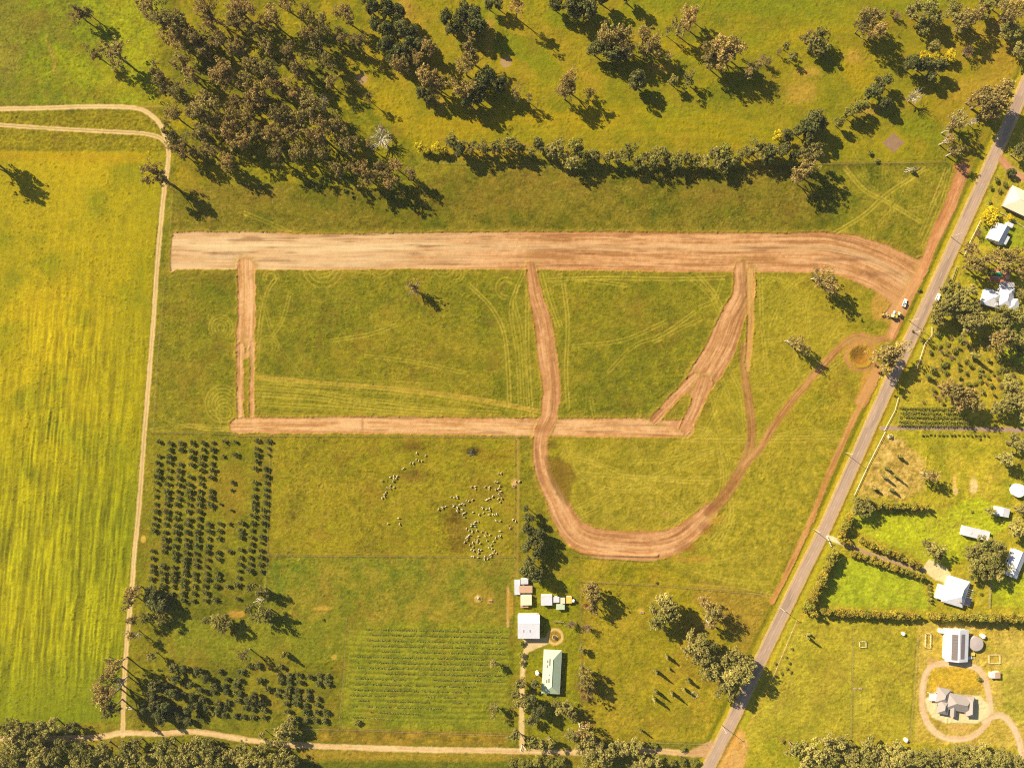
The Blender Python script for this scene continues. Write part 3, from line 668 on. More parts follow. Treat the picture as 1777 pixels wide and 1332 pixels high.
# circular and square sand greens of the golf course
for i, (px, py) in enumerate(((628, 137), (878, 108))):
    d = np.hypot(X - px, Y - py); blend(1 - sstep(13, 18, d + jag * 2), (176, 152, 30), .7)
    blend(1 - sstep(9, 10.5, d), (188, 154, 102)); CLS[d < 9.7] = 19 + i; Z[d < 14] *= .2
d = np.abs(X - 1552 + 1.5) / 19.5 + np.abs(Y - 248) / 17.5
blend(1 - sstep(1.2, 1.8, d + jag * .1), (170, 154, 22), .7)
blend(1 - sstep(.96, 1.04, d), ramp(tiny, (158, 124, 92), (172, 138, 104))); CLS[d < 1] = 21; Z[d < 1.4] *= .2
# fence-line growth
for p in ([(264, 751), (412, 752)], [(412, 757), (915, 758)], [(471, 762), (463, 1000)], [(466, 963), (892, 966)], [(602, 1074), (588, 1264)], [(596, 1266), (882, 1274)], [(1440, 283), (1640, 282)], [(1000, 966), (1130, 974)], [(1008, 1010), (1150, 1016), (1330, 1030)], [(1480, 1088), (1478, 1290)], [(1590, 1110), (1578, 1285)]):
    d, u, l = dist_poly(p, 0, 6); m = (1 - sstep(.6, 2.6, np.abs(u))) * (d < 3) * (CLS == 0)
    blend(m, (96, 92, 26), .35); d2 = (1 - sstep(.6, 2.2, np.abs(u - 3))) * (d < 4) * (CLS == 0); blend(d2, (172, 150, 62), .35)
Z = np.clip(Z, -4, 2)
for i in range(20):                       # faint spray swaths across the small western block
    d, u, l = dist_poly([(310, 1078 + i * 3.6), (596, 1080 + i * 3.6)], 0, 4)
    blend((1 - sstep(.4, 1.6, np.abs(u))) * (d < 3), (112, 120, 34), .18)

# ---- build the sheets
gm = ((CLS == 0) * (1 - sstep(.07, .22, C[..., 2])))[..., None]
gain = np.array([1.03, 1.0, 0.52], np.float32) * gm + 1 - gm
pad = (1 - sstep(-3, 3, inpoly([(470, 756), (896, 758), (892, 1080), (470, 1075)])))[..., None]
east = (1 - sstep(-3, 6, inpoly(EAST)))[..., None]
C *= gain * (1 + pad * np.array([.14, .08, .2]) * gm) * (1 + east * gm * np.array([.13, .2, .5]))  # eastern factor paints lens glare, brighter and paler, into the ground colour
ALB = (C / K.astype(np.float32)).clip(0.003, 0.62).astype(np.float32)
PX = ((X - CX) * S).astype(np.float32); PY = ((CY - Y) * S).astype(np.float32)
def padded(A, mode='edge', n=3): return np.pad(A, ((n, n), (n, n)) + ((0, 0),) * (A.ndim - 2), mode=mode)
far = np.array([5200, 1400, 300], float)
PXp = padded(PX); PYp = padded(PY); Zp = padded(Z); Cp = padded(ALB)
for k, fdist in enumerate(far):
    PXp[:, k] = PX[0, 0] - fdist; PXp[:, -1 - k] = PX[0, -1] + fdist
    PYp[k, :] = PY[0, 0] + fdist; PYp[-1 - k, :] = PY[-1, 0] - fdist
for sl_ in (np.s_[:3], np.s_[-3:]): Zp[sl_, :] = 0; Zp[:, sl_] = 0
mean = L3((146, 138, 34)) / K
Cp[:3] = Cp[:3] * .2 + mean * .8; Cp[-3:] = Cp[-3:] * .2 + mean * .8; Cp[:, :3] = Cp[:, :3] * .2 + mean * .8; Cp[:, -3:] = Cp[:, -3:] * .2 + mean * .8
ny, nx = PXp.shape
idx = np.arange(ny * nx).reshape(ny, nx)
F = np.stack([idx[1:, :-1], idx[1:, 1:], idx[:-1, 1:], idx[:-1, :-1]], -1).reshape(-1, 4)
V = np.stack([PXp, PYp, Zp], -1).reshape(-1, 3)
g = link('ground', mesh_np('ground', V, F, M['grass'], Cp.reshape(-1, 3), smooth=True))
tag(g, 'grass paddocks, fairways and gardens covering the whole landscape', 'ground', kind='structure')
NAMES = {1: ('dirt_road', 'wide graded strip of bare orange and pale soil running across the paddocks', 'M'), 2: ('dirt_road', 'short bare soil strip running down from the western end of the wide strip', 'M'),
         3: ('dirt_road', 'straight bare soil strip along the southern edge of the building site', 'M'), 4: ('dirt_road', 'curving bare soil haul road with a wide bend at its southern end', 'M'),
         5: ('dirt_road', 'narrow dark brown wheel track curving up from the haul road bend', 'M'), 6: ('dirt_road', 'slanting bare soil strip that forks around a small grass triangle', 'M'),
         7: ('dirt_track', 'rutted earth track looping round the dam', 'M'), 8: ('dirt_verge', 'orange earth verge beside the northern stretch of the sealed road', 'M'), 9: ('dirt_verge', 'thin orange scar in the grass beside the southern stretch of the sealed road', 'M'),
         10: ('gravel_track', 'pale two-wheel gravel track along the edge of the big yellow field', 'G'), 11: ('gravel_track', 'faint pair of wheel ruts joining the pale track below its bend', 'G'),
         12: ('gravel_road', 'pale unsealed road along the bottom meeting the sealed road', 'G'), 13: ('driveway', 'cream gravel drive with a round turning loop beside the green roofed house', 'G'),
         14: ('path', 'worn yellow path beside the sheep paddock', 'G'), 15: ('driveway', 'straight mauve driveway east of the sealed road', 'G'), 16: ('driveway', 'cream driveway running between two golden hedges', 'G'),
         17: ('driveway', 'pink gravel drive circling the grey roofed house', 'G'), 18: ('driveway', 'orange earth driveway at the upper right edge', 'G'),
         19: ('sand_green', 'round pale sand green beside the wood', 'G'), 20: ('sand_green', 'round pale sand green on the open fairway', 'G'), 21: ('sand_green', 'square mauve sand green set cornerwise near the sealed road', 'G')}
ii = np.arange(NX * NY).reshape(NY, NX)
Vn = np.stack([PX, PY, Z], -1).reshape(-1, 3); Cn = ALB.reshape(-1, 3)
Fn = np.stack([ii[1:, :-1], ii[1:, 1:], ii[:-1, 1:], ii[:-1, :-1]], -1).reshape(-1, 4)
cf = CLS.ravel()[Fn]
for k, (nm, lab, mt) in NAMES.items():
    sel = Fn[(cf == k).all(1)]
    if not len(sel): continue
    u_, inv = np.unique(sel, return_inverse=True)
    v = Vn[u_].copy(); v[:, 2] += 0.004
    o = link(nm, mesh_np(nm, v, inv.reshape(-1, 4), M['dirt' if mt == 'M' else 'gravel'], Cn[u_], smooth=True))
    tag(o, lab, nm.replace('_', ' '), kind='structure')

# sealed road: one strip, with gravelly edge lines and worn centre dashes
def strip(pts, w, z, name, mat, off=0.0):
    P = [W(*p) for p in pts]; vs = []; 
    for i, p in enumerate(P):
        a = P[max(0, i - 1)]; b = P[min(len(P) - 1, i + 1)]; t = (b - a).normalized(); n = Vector((-t.y, t.x, 0))
        vs += [p + n * (off + w / 2), p + n * (off - w / 2)]
    for v in vs: v.z = z
    fs = [(2 * i, 2 * i + 1, 2 * i + 3, 2 * i + 2) for i in range(len(P) - 1)]
    mb = MB(); mb.add(vs, fs); return mb
rd = sm(ROAD, 10)
def road_sheet():
    P = [W(*p) for p in sm(ROAD, 40)]; L0 = [0]
    for a, b in zip(P[:-1], P[1:]): L0.append(L0[-1] + (b - a).length)
    L0 = np.array(L0); n = int(L0[-1] / 1.2); s = np.linspace(0, L0[-1], n)
    px = np.interp(s, L0, [p.x for p in P]); py = np.interp(s, L0, [p.y for p in P])
    tx = np.gradient(px); ty = np.gradient(py); q = np.hypot(tx, ty); nx_, ny_ = -ty / q, tx / q
    o = np.linspace(-3.1, 3.1, 25); O, SS = np.meshgrid(o, s)
    ed = 1 + .05 * (vn(5, 5, 0, 400, SS, O * 0) - .5) * 2
    V = np.stack([px[:, None] + nx_[:, None] * O * ed, py[:, None] + ny_[:, None] * O * ed, np.full(O.shape, .05)], -1)
    wheel = np.exp(-((np.abs(np.abs(O) - 1.5) - .75) / .28) ** 2)
    f = 1 - .12 * wheel + .16 * (vn(14, 3, 0, 401, SS, O) - .5) + .12 * (vn(3, 1, 0, 402, SS, O) - .5)
    patch = stretch(vn(22, 3.2, 0, 403, SS, O), .70, .74); f = f * (1 - .16 * patch)
    base = alb((208, 176, 148)); c = base[None, None] * f[..., None]
    e = sstep(2.6, 3.1, np.abs(O) + .3 * (vn(2, 2, 0, 404, SS, O) - .5))[..., None]; c = c * (1 - e) + alb((226, 190, 136)) * e
    i = np.arange(O.size).reshape(O.shape)
    F = np.stack([i[:-1, :-1], i[1:, :-1], i[1:, 1:], i[:-1, 1:]], -1).reshape(-1, 4)
    me = mesh_np('road', V.reshape(-1, 3), F[:, ::-1], M['road_cover'], c.reshape(-1, 3)); return link('road', me)
tag(road_sheet(), 'long straight sealed road crossing the right side on a slant', 'road', kind='structure')
mb = MB()
P = [W(*p) for p in rd]
acc = 0
for a, b in zip(P[:-1], P[1:]):
    t = (b - a); L_ = t.length; t.normalize(); n = Vector((-t.y, t.x, 0))
    k = -acc
    while k < L_:
        s0 = max(k, 0); s1 = min(k + 3, L_)
        if s1 > s0:
            q = [a + t * s0 + n * .07, a + t * s0 - n * .07, a + t * s1 - n * .07, a + t * s1 + n * .07]
            for v in q: v.z = 0.056
            mb.add(q, [(0, 1, 2, 3)])
        k += 12
    acc = (L_ - (k - 12)) if k > L_ else 0
tag(mb.build('road_marking', M['paint']), 'broken white centre line painted on the sealed road', 'road marking', kind='structure')
# ------------------------------------------------------------------ tree kit: crowns of leaf clumps, tapered trunks with limbs
def leaf_cloud(name, mat, nclump, cr, per, leaf, vert=0.8, gap=0.0, seed=0, shape='dome', jit=1.0, lobes=0):
    """crown about the origin, radius 1: clumps of leaf-sized faces turned mostly outward from each clump"""
    r = np.random.RandomState(seed)
    cen = []
    tries = 0
    if lobes:                    # several foliage masses carried on separate limbs
        for k in range(lobes):
            a = 6.283 * k / lobes + r.uniform(-.5, .5); d_ = r.uniform(.25, .78) if k else .1
            c0 = np.array([d_ * math.cos(a), d_ * math.sin(a), r.uniform(-.45, .6)]); rl = r.uniform(.2, .38)
            for j in range(nclump // lobes):
                cen.append(tuple((c0 + r.normal(size=3) * rl * .62) * np.array([1, 1, vert])))
        nclump = 0
    while len(cen) < nclump and tries < 6000:
        tries += 1
        p = r.uniform(-1, 1, 3)
        rr = math.hypot(p[0], p[1])
        if shape == 'dome':
            if rr * rr + p[2] ** 2 > 1: continue
            if rr * rr + p[2] ** 2 < 0.2 and r.rand() < .7: continue
        elif shape == 'cone':
            if rr > 0.95 * (1 - (p[2] + 1) / 2) ** 0.7 + 0.05: continue
        elif shape == 'col':
            if rr > 0.9: continue
        sc = 1 - cr * 0.75
        cen.append((p[0] * sc, p[1] * sc, p[2] * sc * vert))
    # lopsided outline: a few lobes pushed out, bites left out
    ang = r.uniform(0, 6.28, 3); out = []
    for p in cen:
        a = math.atan2(p[1], p[0]); k = 1 + 0.16 * math.sin(2 * a + ang[0]) + 0.10 * math.sin(3 * a + ang[1])
        if gap and math.sin(3 * a + ang[2] + 4 * p[2]) > 1 - gap * 2 and r.rand() < .75: continue
        out.append((p[0] * k, p[1] * k, p[2]))
    Vs, Fs, Cs = [], [], []
    n = 0
    for c in out:
        R_ = cr * r.uniform(0.65, 1.25); m = int(per * r.uniform(.7, 1.2))
        d = r.normal(size=(m, 3)); d /= np.linalg.norm(d, axis=1)[:, None]
        rad = R_ * (0.55 + 0.45 * r.rand(m) ** 0.6)
        p = np.array(c) + d * rad[:, None] * np.array([1, 1, 0.8])
        nrm = d + r.normal(size=(m, 3)) * jit; nrm[:, 2] += .15; nrm /= np.linalg.norm(nrm, axis=1)[:, None]
        t = np.cross(nrm, r.normal(size=(m, 3))); t /= np.linalg.norm(t, axis=1)[:, None]
        b = np.cross(nrm, t)
        s = leaf * r.uniform(.6, 1.3, m)[:, None]; s2 = s * r.uniform(.5, 1.0, m)[:, None]
        q = np.stack([p - t * s - b * s2 * .5, p + t * s * .4 - b * s2, p + t * s + b * s2 * .5, p - t * s * .4 + b * s2], 1)
        Vs.append(q.reshape(-1, 3)); Fs.append(np.arange(m * 4).reshape(m, 4) + n); n += m * 4
        tv = r.uniform(.82, 1.2); cc = np.ones((m * 4, 3)); cc[:, 0] = np.repeat(tv * r.uniform(.85, 1.15, m), 4); cc[:, 1] = r.rand(); Cs.append(cc)
    return mesh_np(name, np.concatenate(Vs), np.concatenate(Fs), mat, np.concatenate(Cs)), out

def trunk_mesh(name, mat, cen, fork=0.45, n=9, r0=0.075, seed=0, hk=0.5):
    """unit trunk: 0..1 in height to the crown's middle; limbs run to clump centres of a radius-1 crown"""
    r = np.random.RandomState(seed + 50); mb = MB()
    bend = Vector((r.uniform(-.08, .08), r.uniform(-.08, .08), fork))
    mb.tube((0, 0, -0.03), bend * .5 + Vector((0, 0, 0)), r0 * 1.25, r0, 7)
    mb.tube(bend * .5, bend, r0, r0 * .8, 7)
    cs = sorted(cen, key=lambda c: -math.hypot(c[0], c[1]))
    for i in range(min(n, len(cs))):
        c = cs[int(i * len(cs) / n)]
        tip = Vector((c[0] * .9, c[1] * .9, 1 + c[2] * hk)); m = bend.lerp(tip, .5) + Vector((0, 0, .06))
        mb.tube(bend - Vector((0, 0, .03)), m, r0 * .5, r0 * .32, 5); mb.tube(m, tip, r0 * .32, r0 * .1, 5)
    return mb.mesh(name, mat, smooth=True)

def dead_mesh(name, mat, seed=0, n=14, flat=.5):
    r = np.random.RandomState(seed); mb = MB()
    def br(p, d, L, rad, dep):
        q = p + d * L; mid_ = p + d * L * .5 + Vector(r.normal(size=3)) * L * .06
        mb.tube(p, mid_, rad, rad * .75, 5); mb.tube(mid_, q, rad * .75, rad * .45, 5)
        if dep:
            for k in range(3 if dep > 1 else 2):
                nd = (d + Vector(r.normal(size=3)) * .55).normalized(); nd.z = nd.z * .7 + .1
                br(p.lerp(q, r.uniform(.4, 1)), nd.normalized(), L * r.uniform(.45, .7), rad * .5, dep - 1)
    mb.tube((0, 0, -.03), (0, 0, .5), .07, .055, 7)
    for k in range(n):
        a = 6.28 * k / n + r.uniform(-.3, .3); d = Vector((math.cos(a), math.sin(a), r.uniform(.25, .9) * flat * 2)).normalized()
        br(Vector((0, 0, r.uniform(.35, .5))), d, r.uniform(.45, .75), .035, 2)
    return mb.mesh(name, mat, smooth=True)

PR = {}
def proto(kind, nvar, mat, bark, **k):
    lst = []
    for i in range(nvar):
        cm, cen = leaf_cloud(kind + '_crown', M[mat], seed=hash_(kind) + i * 13, **k)
        lst.append((cm, trunk_mesh(kind + '_trunk', M[bark], cen, seed=i + 3)))
    PR[kind] = lst
def hash_(s): return sum(ord(c) * (i + 3) for i, c in enumerate(s)) % 997
proto('gum', 7, 'leaf_gum', 'bark', nclump=120, cr=.135, per=26, leaf=.05, vert=.85, lobes=9)
proto('sparse', 4, 'leaf_gum', 'palebark', nclump=90, cr=.11, per=18, leaf=.046, vert=.8, lobes=8)
proto('olive', 6, 'leaf_olive', 'bark', nclump=108, cr=.15, per=30, leaf=.054, vert=.8, lobes=8)
proto('pine', 4, 'leaf_dark', 'bark', nclump=46, cr=.27, per=70, leaf=.07, vert=1.0)
proto('green', 4, 'leaf_green', 'bark', nclump=40, cr=.28, per=66, leaf=.07, vert=.85, gap=.08)
proto('wattle', 2, 'leaf_wattle', 'bark', nclump=24, cr=.34, per=60, leaf=.085, vert=.8)
proto('hedge', 4, 'leaf_gold', 'bark', nclump=26, cr=.36, per=56, leaf=.09, vert=1.0, shape='dome')
proto('pink', 2, 'leaf_pink', 'bark', nclump=22, cr=.30, per=44, leaf=.055, vert=.8, gap=.2)
proto('rust', 2, 'leaf_orange', 'bark', nclump=22, cr=.32, per=44, leaf=.075, vert=.8, gap=.1)
proto('small', 5, 'leaf_dark', 'bark', nclump=13, cr=.42, per=34, leaf=.14, vert=.95)
proto('bush', 4, 'leaf_green', 'bark', nclump=11, cr=.44, per=32, leaf=.15, vert=.75)
proto('slim', 3, 'leaf_olive', 'bark', nclump=22, cr=.40, per=30, leaf=.15, vert=1.0, shape='cone')
PR['dead'] = [(dead_mesh('dead_branches', M['palebark'], s), None) for s in (1, 2, 3)]

TREES = []      # (object, kind, x, y, r)
INFO = {'gum': ('gum_tree', 'gum tree', ('brown-green gum tree',)), 'sparse': ('gum_tree', 'gum tree', ('thin-crowned gum tree',)), 'olive': ('leafy_tree', 'tree', ('olive leafy tree',)),
        'pine': ('dark_tree', 'tree', ('dark dense tree',)), 'green': ('green_tree', 'tree', ('green leafy tree',)), 'wattle': ('wattle_tree', 'wattle', ('bright yellow wattle',)),
        'hedge': ('hedge_conifer', 'hedge conifer', ('golden conifer',)), 'pink': ('bare_tree', 'tree', ('bare pinkish tree',)), 'rust': ('rusty_tree', 'tree', ('rust-coloured tree',)),
        'small': ('plantation_tree', 'tree', ('small dark round tree',)), 'bush': ('shrub', 'shrub', ('low green shrub',)), 'slim': ('slender_tree', 'tree', ('slender young tree',)), 'dead': ('dead_tree', 'dead tree', ('leafless pale dead tree',))}
def tree(kind, x, y, r, hc=None, vert=1.0, label=None, group=None, land=None):
    rm = r * S
    vis = {'gum': 1.2, 'sparse': 1.2, 'olive': 1.25, 'small': 1.05, 'pine': 1.1, 'green': 1.1, 'hedge': 1.04, 'wattle': 1.2}.get(kind, 1.0)
    if hc is None: hc = {'gum': 6.5 + rm * .95, 'sparse': 6.0 + rm * .9, 'olive': 3.2 + rm * .9, 'pine': 3.5 + rm * 1.1, 'green': 3.0 + rm * .95, 'wattle': 2.6 + rm * .5, 'hedge': 3.6, 'pink': 2.4 + rm * .7,
                         'rust': 2.4 + rm * .7, 'small': rm * .72, 'bush': rm * .7, 'slim': 3.4, 'dead': 5.0 + rm * .5}[kind]
    pr = random.choice(PR[kind]); nm = INFO[kind][0]
    root = empty(nm, Wl(x, y, hc * (1 - 0.05)), random.uniform(0, 6.28))
    rm *= vis
    if kind == 'dead':
        link('trunk', pr[0], root, (0, 0, 0), (rm * 1.25, rm * 1.25, hc))
    else:
        v = vert * (hc * .9 if kind in ('small', 'bush', 'slim', 'hedge') else min(rm * (1.2 if kind in ('gum', 'sparse') else 1.0), hc * .72))
        link('crown', pr[0], root, (0, 0, hc), (rm, rm * random.uniform(.85, 1.1), v))
        link('trunk', pr[1], root, (0, 0, 0), (rm, rm, hc))
    if label: tag(root, label, INFO[kind][1], group)
    TREES.append([root, kind, x, y, r, label, group, land])
    return root

def many(kind, txt, hk=None, **k):
    for t in txt.replace('\n', ' ').split(';'):
        p = [float(v) for v in t.split(',') if v.strip()]
        if len(p) < 3: continue
        tree(kind, p[0], p[1], p[2], p[3] if len(p) > 3 else hk, **k)

many('gum', """135,24,13,9;152,22,8,8;165,94,11,9;202,94,20,11;266,301,17,15;283,310,11,14;-38,268,20,13;-20,285,14,13;258,12,17;281,31,20;306,38,20;304,66,17;357,15,16;418,15,20;408,38,18;365,38,14;345,68,16;380,70,16;352,86,14;408,84,14;
316,110,15;383,128,20;278,132,14;283,150,13;306,160,15;357,179,20;439,163,14;408,176,12;301,199,13;337,194,14;398,230,15;421,242,15;301,235,15;304,257,11;444,228,13;462,80,13;529,23,12;534,59,13;552,79,16;567,107,14;465,120,16;519,120,17;598,23,15;619,72,13;496,6,14;
453,165,17;478,151,14;537,184,24;486,199,18;473,230,15;555,230,21;583,217,14;560,265,12;330,60,14;440,50,15;470,30,16;330,130,16;400,205,16;370,222,14;430,200,15;440,112,14;500,90,14;425,140,15;510,160,13;345,230,15;320,262,14;360,262,14;392,278,14;505,232,14;520,262,16;480,268,15;600,252,16;575,142,10;590,60,12;560,40,14;640,168,7;
1054,64,18;1079,61,16;1089,87,14;1120,61,14;1133,79,14;1120,86,12;1194,30,15;1204,20,9;1181,46,12;1258,100,22,13;1273,84,16,13;1237,102,14,12;1232,87,12,12;1250,78,14,13;985,143,15;982,160,13;1023,161,8;
1506,28,14;1521,26,11;1498,43,12;1523,51,17;1677,38,15;1695,28,12;1748,26,14;1761,15,13;1740,158,18;1710,174,20;1735,179,18;1720,189,17;1694,168,11;1406,270,17,13;1396,290,17,13;1386,306,11;1684,432,11;1697,458,16;1735,447,15;1761,450,14;1771,468,12;1733,588,16;
741,133,18;759,143,13;692,112,14;726,100,10;744,82,13;808,117,15;818,94,17;805,153,18;230,1025,11;222,1043,11;227,1102,8;230,1076,8;199,1155,14,14;189,1171,14,14;179,1196,16,14;186,1211,15,14;191,1229,14,13;
1023,1023,14,10;1033,1035,11,10;1028,1052,10,8;1013,1166,11,9;1015,1183,12,9;1023,1193,11,8;897,10,12,15;1646,670,13;1656,678,16;1677,683,14;1692,701,13;1669,698,12;639,306,14;662,293,14;677,314,13;624,290,14;688,288,11;583,293,11;713,300,10;1541,616,23,11""")
many('sparse', """1434,488,22,11;1420,480,12,10;1445,500,12,10;1383,597,14,10;1396,604,10,10;1372,590,9,9;1541,616,18,9;718,500,12,8.5;712,492,7,8;1152,1092,3;1224,1045,13;1232,1058,16;1243,1068,13;1232,1082,11;1666,207,17;1650,222,11;1646,242,11;1659,262,12;
424,1135,11;1314,112,9;1301,122,11;1161,97,7;1161,51,7;895,163,11;918,168,7;640,250,8;1600,575,6;1008,1268,13;1610,823,13,8;1623,827,11,8""")
many('olive', """785,247,13;818,255,12;861,255,12;879,250,13;890,252,13;967,260,16;992,278,15;1033,271,11;1074,273,11;1092,265,12;1110,281,11;1138,276,12;1148,265,11;1174,278,12;1191,273,10;1222,278,10;1237,266,11;1263,283,13;1245,283,11;1286,268,9;1311,260,13;1324,258,11;1206,276,10;1125,272,10;1160,272,9;
1424,61,13;1416,79,13;1404,65,11;1427,83,12;1590,15,15;1613,15,15;1605,36,15;1628,31,11;1666,26,13;1654,10,11;1710,13,15;1735,6,13;1746,43,13;1756,56,13;1771,84,13;1623,79,9;1365,79,7;1375,99,7;1168,140,9;1196,138,10;
1651,503,15;1666,511,15;1684,503,11;1643,524,15;1633,537,16;1656,532,13;1674,532,13;1689,539,13;1628,553,11;1682,560,18;1700,555,13;1735,555,18;1756,552,16;1773,552,12;1761,585,13;1771,509,7;1751,665,11;1746,701,16;1766,693,15;1733,708,11;1774,719,11;1761,675,11;1766,768,15;1742,795,13;
1506,872,9;1493,879,11;1488,868,9;1503,888,8;1488,889,8;1717,885,8,5;1771,882,10;1766,918,15;1620,951,11;1608,941,8;1628,964,9;1695,959,15;1710,951,16;1730,953,16;1692,974,13;1718,971,16;1710,992,13;1697,994,11;1744,984,8;1725,992,13;
1378,1298,15;1404,1298,16;1437,1294,18;1460,1293,13;1478,1306,13;1506,1298,16;1501,1322,16;1470,1325,15;1521,1303,11;1557,1306,16;1572,1315,15;1549,1322,13;1590,1311,15;1615,1308,13;1628,1322,13;1643,1314,15;1666,1308,13;1697,1303,15;1710,1315,15;1725,1324,15;1740,1314,13;1758,1319,13;1771,1326,13;1535,1318,13;1430,1318,15;1400,1325,12;1680,1322,13;1488,1322,12;1600,1328,12;1655,1328,12;1446,1310,12;
1152,1042,19,11;1142,1068,17,11;1163,1060,17,11;1137,1082,11,10;1202,1120,18,10;1225,1120,16,10;1219,1143,18,10;1237,1157,16,10;1253,1150,13,9;1281,1150,20,11;1286,1171,18,11;1263,1172,16,10;1258,1194,15,10;1273,1204,11,9;1235,1172,10,9;1293,1160,13,11;
1040,1303,16;1025,1316,13;1064,1298,13;1082,1296,11;1099,1296,12;1023,1285,14;992,1275,12;1008,1298,11;1115,1324,14;1102,1329,11;1140,1321,9;1050,1318,12;921,1250,9;893,1273,11;921,1288,9;939,1290,8;954,1285,9;903,1186,9;895,1204,8;906,1222,11;980,1226,10;967,1224,8;990,1239,10;
856,1150,7,5;858,1229,9,6;436,1017,9;433,1056,9;840,257,10;905,256,8;922,262,7;950,262,8;1052,275,8;1060,268,7;1298,266,9;1342,262,9;1022,268,8;455,1025,11;460,1061,13;448,1067,11;357,1076,7;375,1076,11;393,1081,11;385,1089,9;255,1071,10;276,1074,10;263,1137,8;
13,1262,13;33,1262,13;56,1260,13;87,1257,13;74,1266,12;120,1262,9;25,1276,15;48,1279,13;66,1288,13;25,1292,15;13,1305,15;41,1300,13;33,1322,15;76,1306,13;66,1322,15;94,1313,13;89,1327,12;140,1303,15;128,1322,15;158,1308,13;153,1325,12;179,1296,13;176,1318,11;222,1298,15;237,1290,11;230,1315,13;283,1298,16;293,1288,11;286,1318,15;327,1298,16;319,1318,16;342,1308,15;352,1293,13;357,1322,16;370,1303,13;383,1322,13;421,1298,10;426,1317,15;439,1325,11;445,1301,11;450,1322,13;478,1317,15;496,1313,13;486,1327,12;506,1322,11;499,1255,11;488,1270,11;506,1262,9;486,1279,10;455,1273,7;501,1279,9;110,1290,12;5,1326,13;205,1318,12;255,1318,12;300,1325,12;400,1310,12;466,1290,9;1008,1125,5;1520,1318,10""")
many('pine', """774,28,13;797,33,15;805,14,12;820,28,15;830,43,15;785,50,12;812,50,12;997,13,18;1023,15,18;964,6,12;1010,0,16;1107,140,17,9;1033,84,14;1059,89,16;1080,95,12;644,12,15;670,14,15;690,24,14;670,54,14;698,50,15;716,60,14;670,78,14;695,88,13;712,78,13;680,98,12;650,40,12;728,78,12;705,105,11;
833,145,16;848,133,15;869,147,14;810,171,13;830,168,12;731,161,12,6;743,168,10,6;936,250,12,6;797,260,11;1582,110,13;1603,111,13;1633,113,12;1539,138,11;1521,152,13;1511,163,11;1536,179,9;1615,131,9;1414,204,15;1404,219,15;1424,212,13;1386,225,11;1368,235,11;1404,238,11;1378,268,10;1360,260,11;1337,260,11;1335,274,10;848,6,10;864,5,10;
270,1040,18,6;262,1028,12,6;280,1050,12,6;301,1158,8,3.5;318,1160,7,3.2;344,1164,8,3.2;357,1177,7,3.2;370,1190,7,3;316,1204,7,3.2;333,1207,7,3;304,1232,8,3.2;311,1247,7,3.2;325,1250,7,3;346,1243,6,2.6;285,1192,8,4;330,1188,6,3;346,1197,6,2.6;351,1213,6,2.6;338,1224,6,2.6;359,1227,6,2.6;304,1178,9,4;262,1208,10,5;276,1236,10,5;299,1204,10,6;268,1188,11,6;271,1222,12,6;286,1227,10,6;327,1229,9,5;281,1247,10,6;250,1228,9,6;
913,882,6,7;918,897,9,7;921,920,9,8;913,915,9,8;921,938,9,8;913,948,9,8;933,941,11,9;936,923,9,8;931,961,9,8;918,978,12,9;913,990,12,9;926,994,13,9;931,1000,12,9;928,1186,8;923,1214,10;931,1237,12;941,1229,9;1646,0,3;1046,-6,14;1089,-10,14;442,1208,8,4;431,1215,7,4;1770,262,12;1755,300,8,3""")
many('green', """997,255,15;1005,265,12;1015,275,11;1255,263,16,7;1485,189,13;1500,184,9;1470,196,9;1457,212,9;1720,473,8,3;1400,246,9;1115,1060,0.1;890,1321,11,3;931,1321,9,3;905,1325,9,3;951,1319,9,3;974,1321,9,3;962,1325,9,3;918,1322,8,3;1185,1321,8,2;1205,1322,8,2;1165,1322,8,2""")
many('wattle', "728,255,8;741,259,6;756,255,9;769,260,6;1603,97,8;1623,98,6;1649,97,9;1351,236,9;1717,376,15,4;1753,377,6,2;1612,100,6;1638,102,6")
many('pink', "1324,102,8;1352,89,6;1332,108,9;1679,89,13,5;992,1084,11,4;1018,1089,10,4;1557,28,8,3;1697,404,9,3;662,222,9")
many('rust', "1018,1051,8,3;1015,1209,9,3;1010,1196,8,3;1740,150,0.1;480,268,0.1;1548,22,6,3")
many('dead', "660,240,22,8;1590,166,13,9;1666,208,16,11;1650,238,10,8;202,1188,14,13;555,178,14,14;717,500,11,8;240,1104,4,4;1690,210,8,6", None)
many('bush', """1509,264,5;1523,278,5;619,1252,6;905,1116,6;904,1135,6;905,1150,6;1687,887,3;1626,578,7;1643,631,6;1656,608,6;1618,641,6,3;1610,652,6,3;1700,1178,6;1015,1130,6,2.4;1184,1301,6;1135,1293,7;1730,620,7;1755,628,7;1740,640,6;1680,600,6;1630,600,5;1665,640,5;1772,610,6;1770,640,6;1700,650,5;
1600,590,5;1615,610,5;1640,612,5;1668,590,6;700,322,6;600,330,4;610,340,4;1345,1150,3;1358,1285,4;560,1075,3;1595,502,4;1545,756,4.6;1140,1010,3;1700,760,3;1372,1166,3;1370,1150,3;1365,1160,3;1364,1140,3;1374,1125,3;1357,1168,3;1730,310,6;1745,318,6;1720,325,5;1735,330,5;1718,350,4;
1488,930,0.1;1612,1020,4;1613,1030,4;1612,1040,4;1702,1030,3;1704,1015,3;1700,1000,4;1585,575,3;1740,905,3;1752,840,3;1440,310,3""")
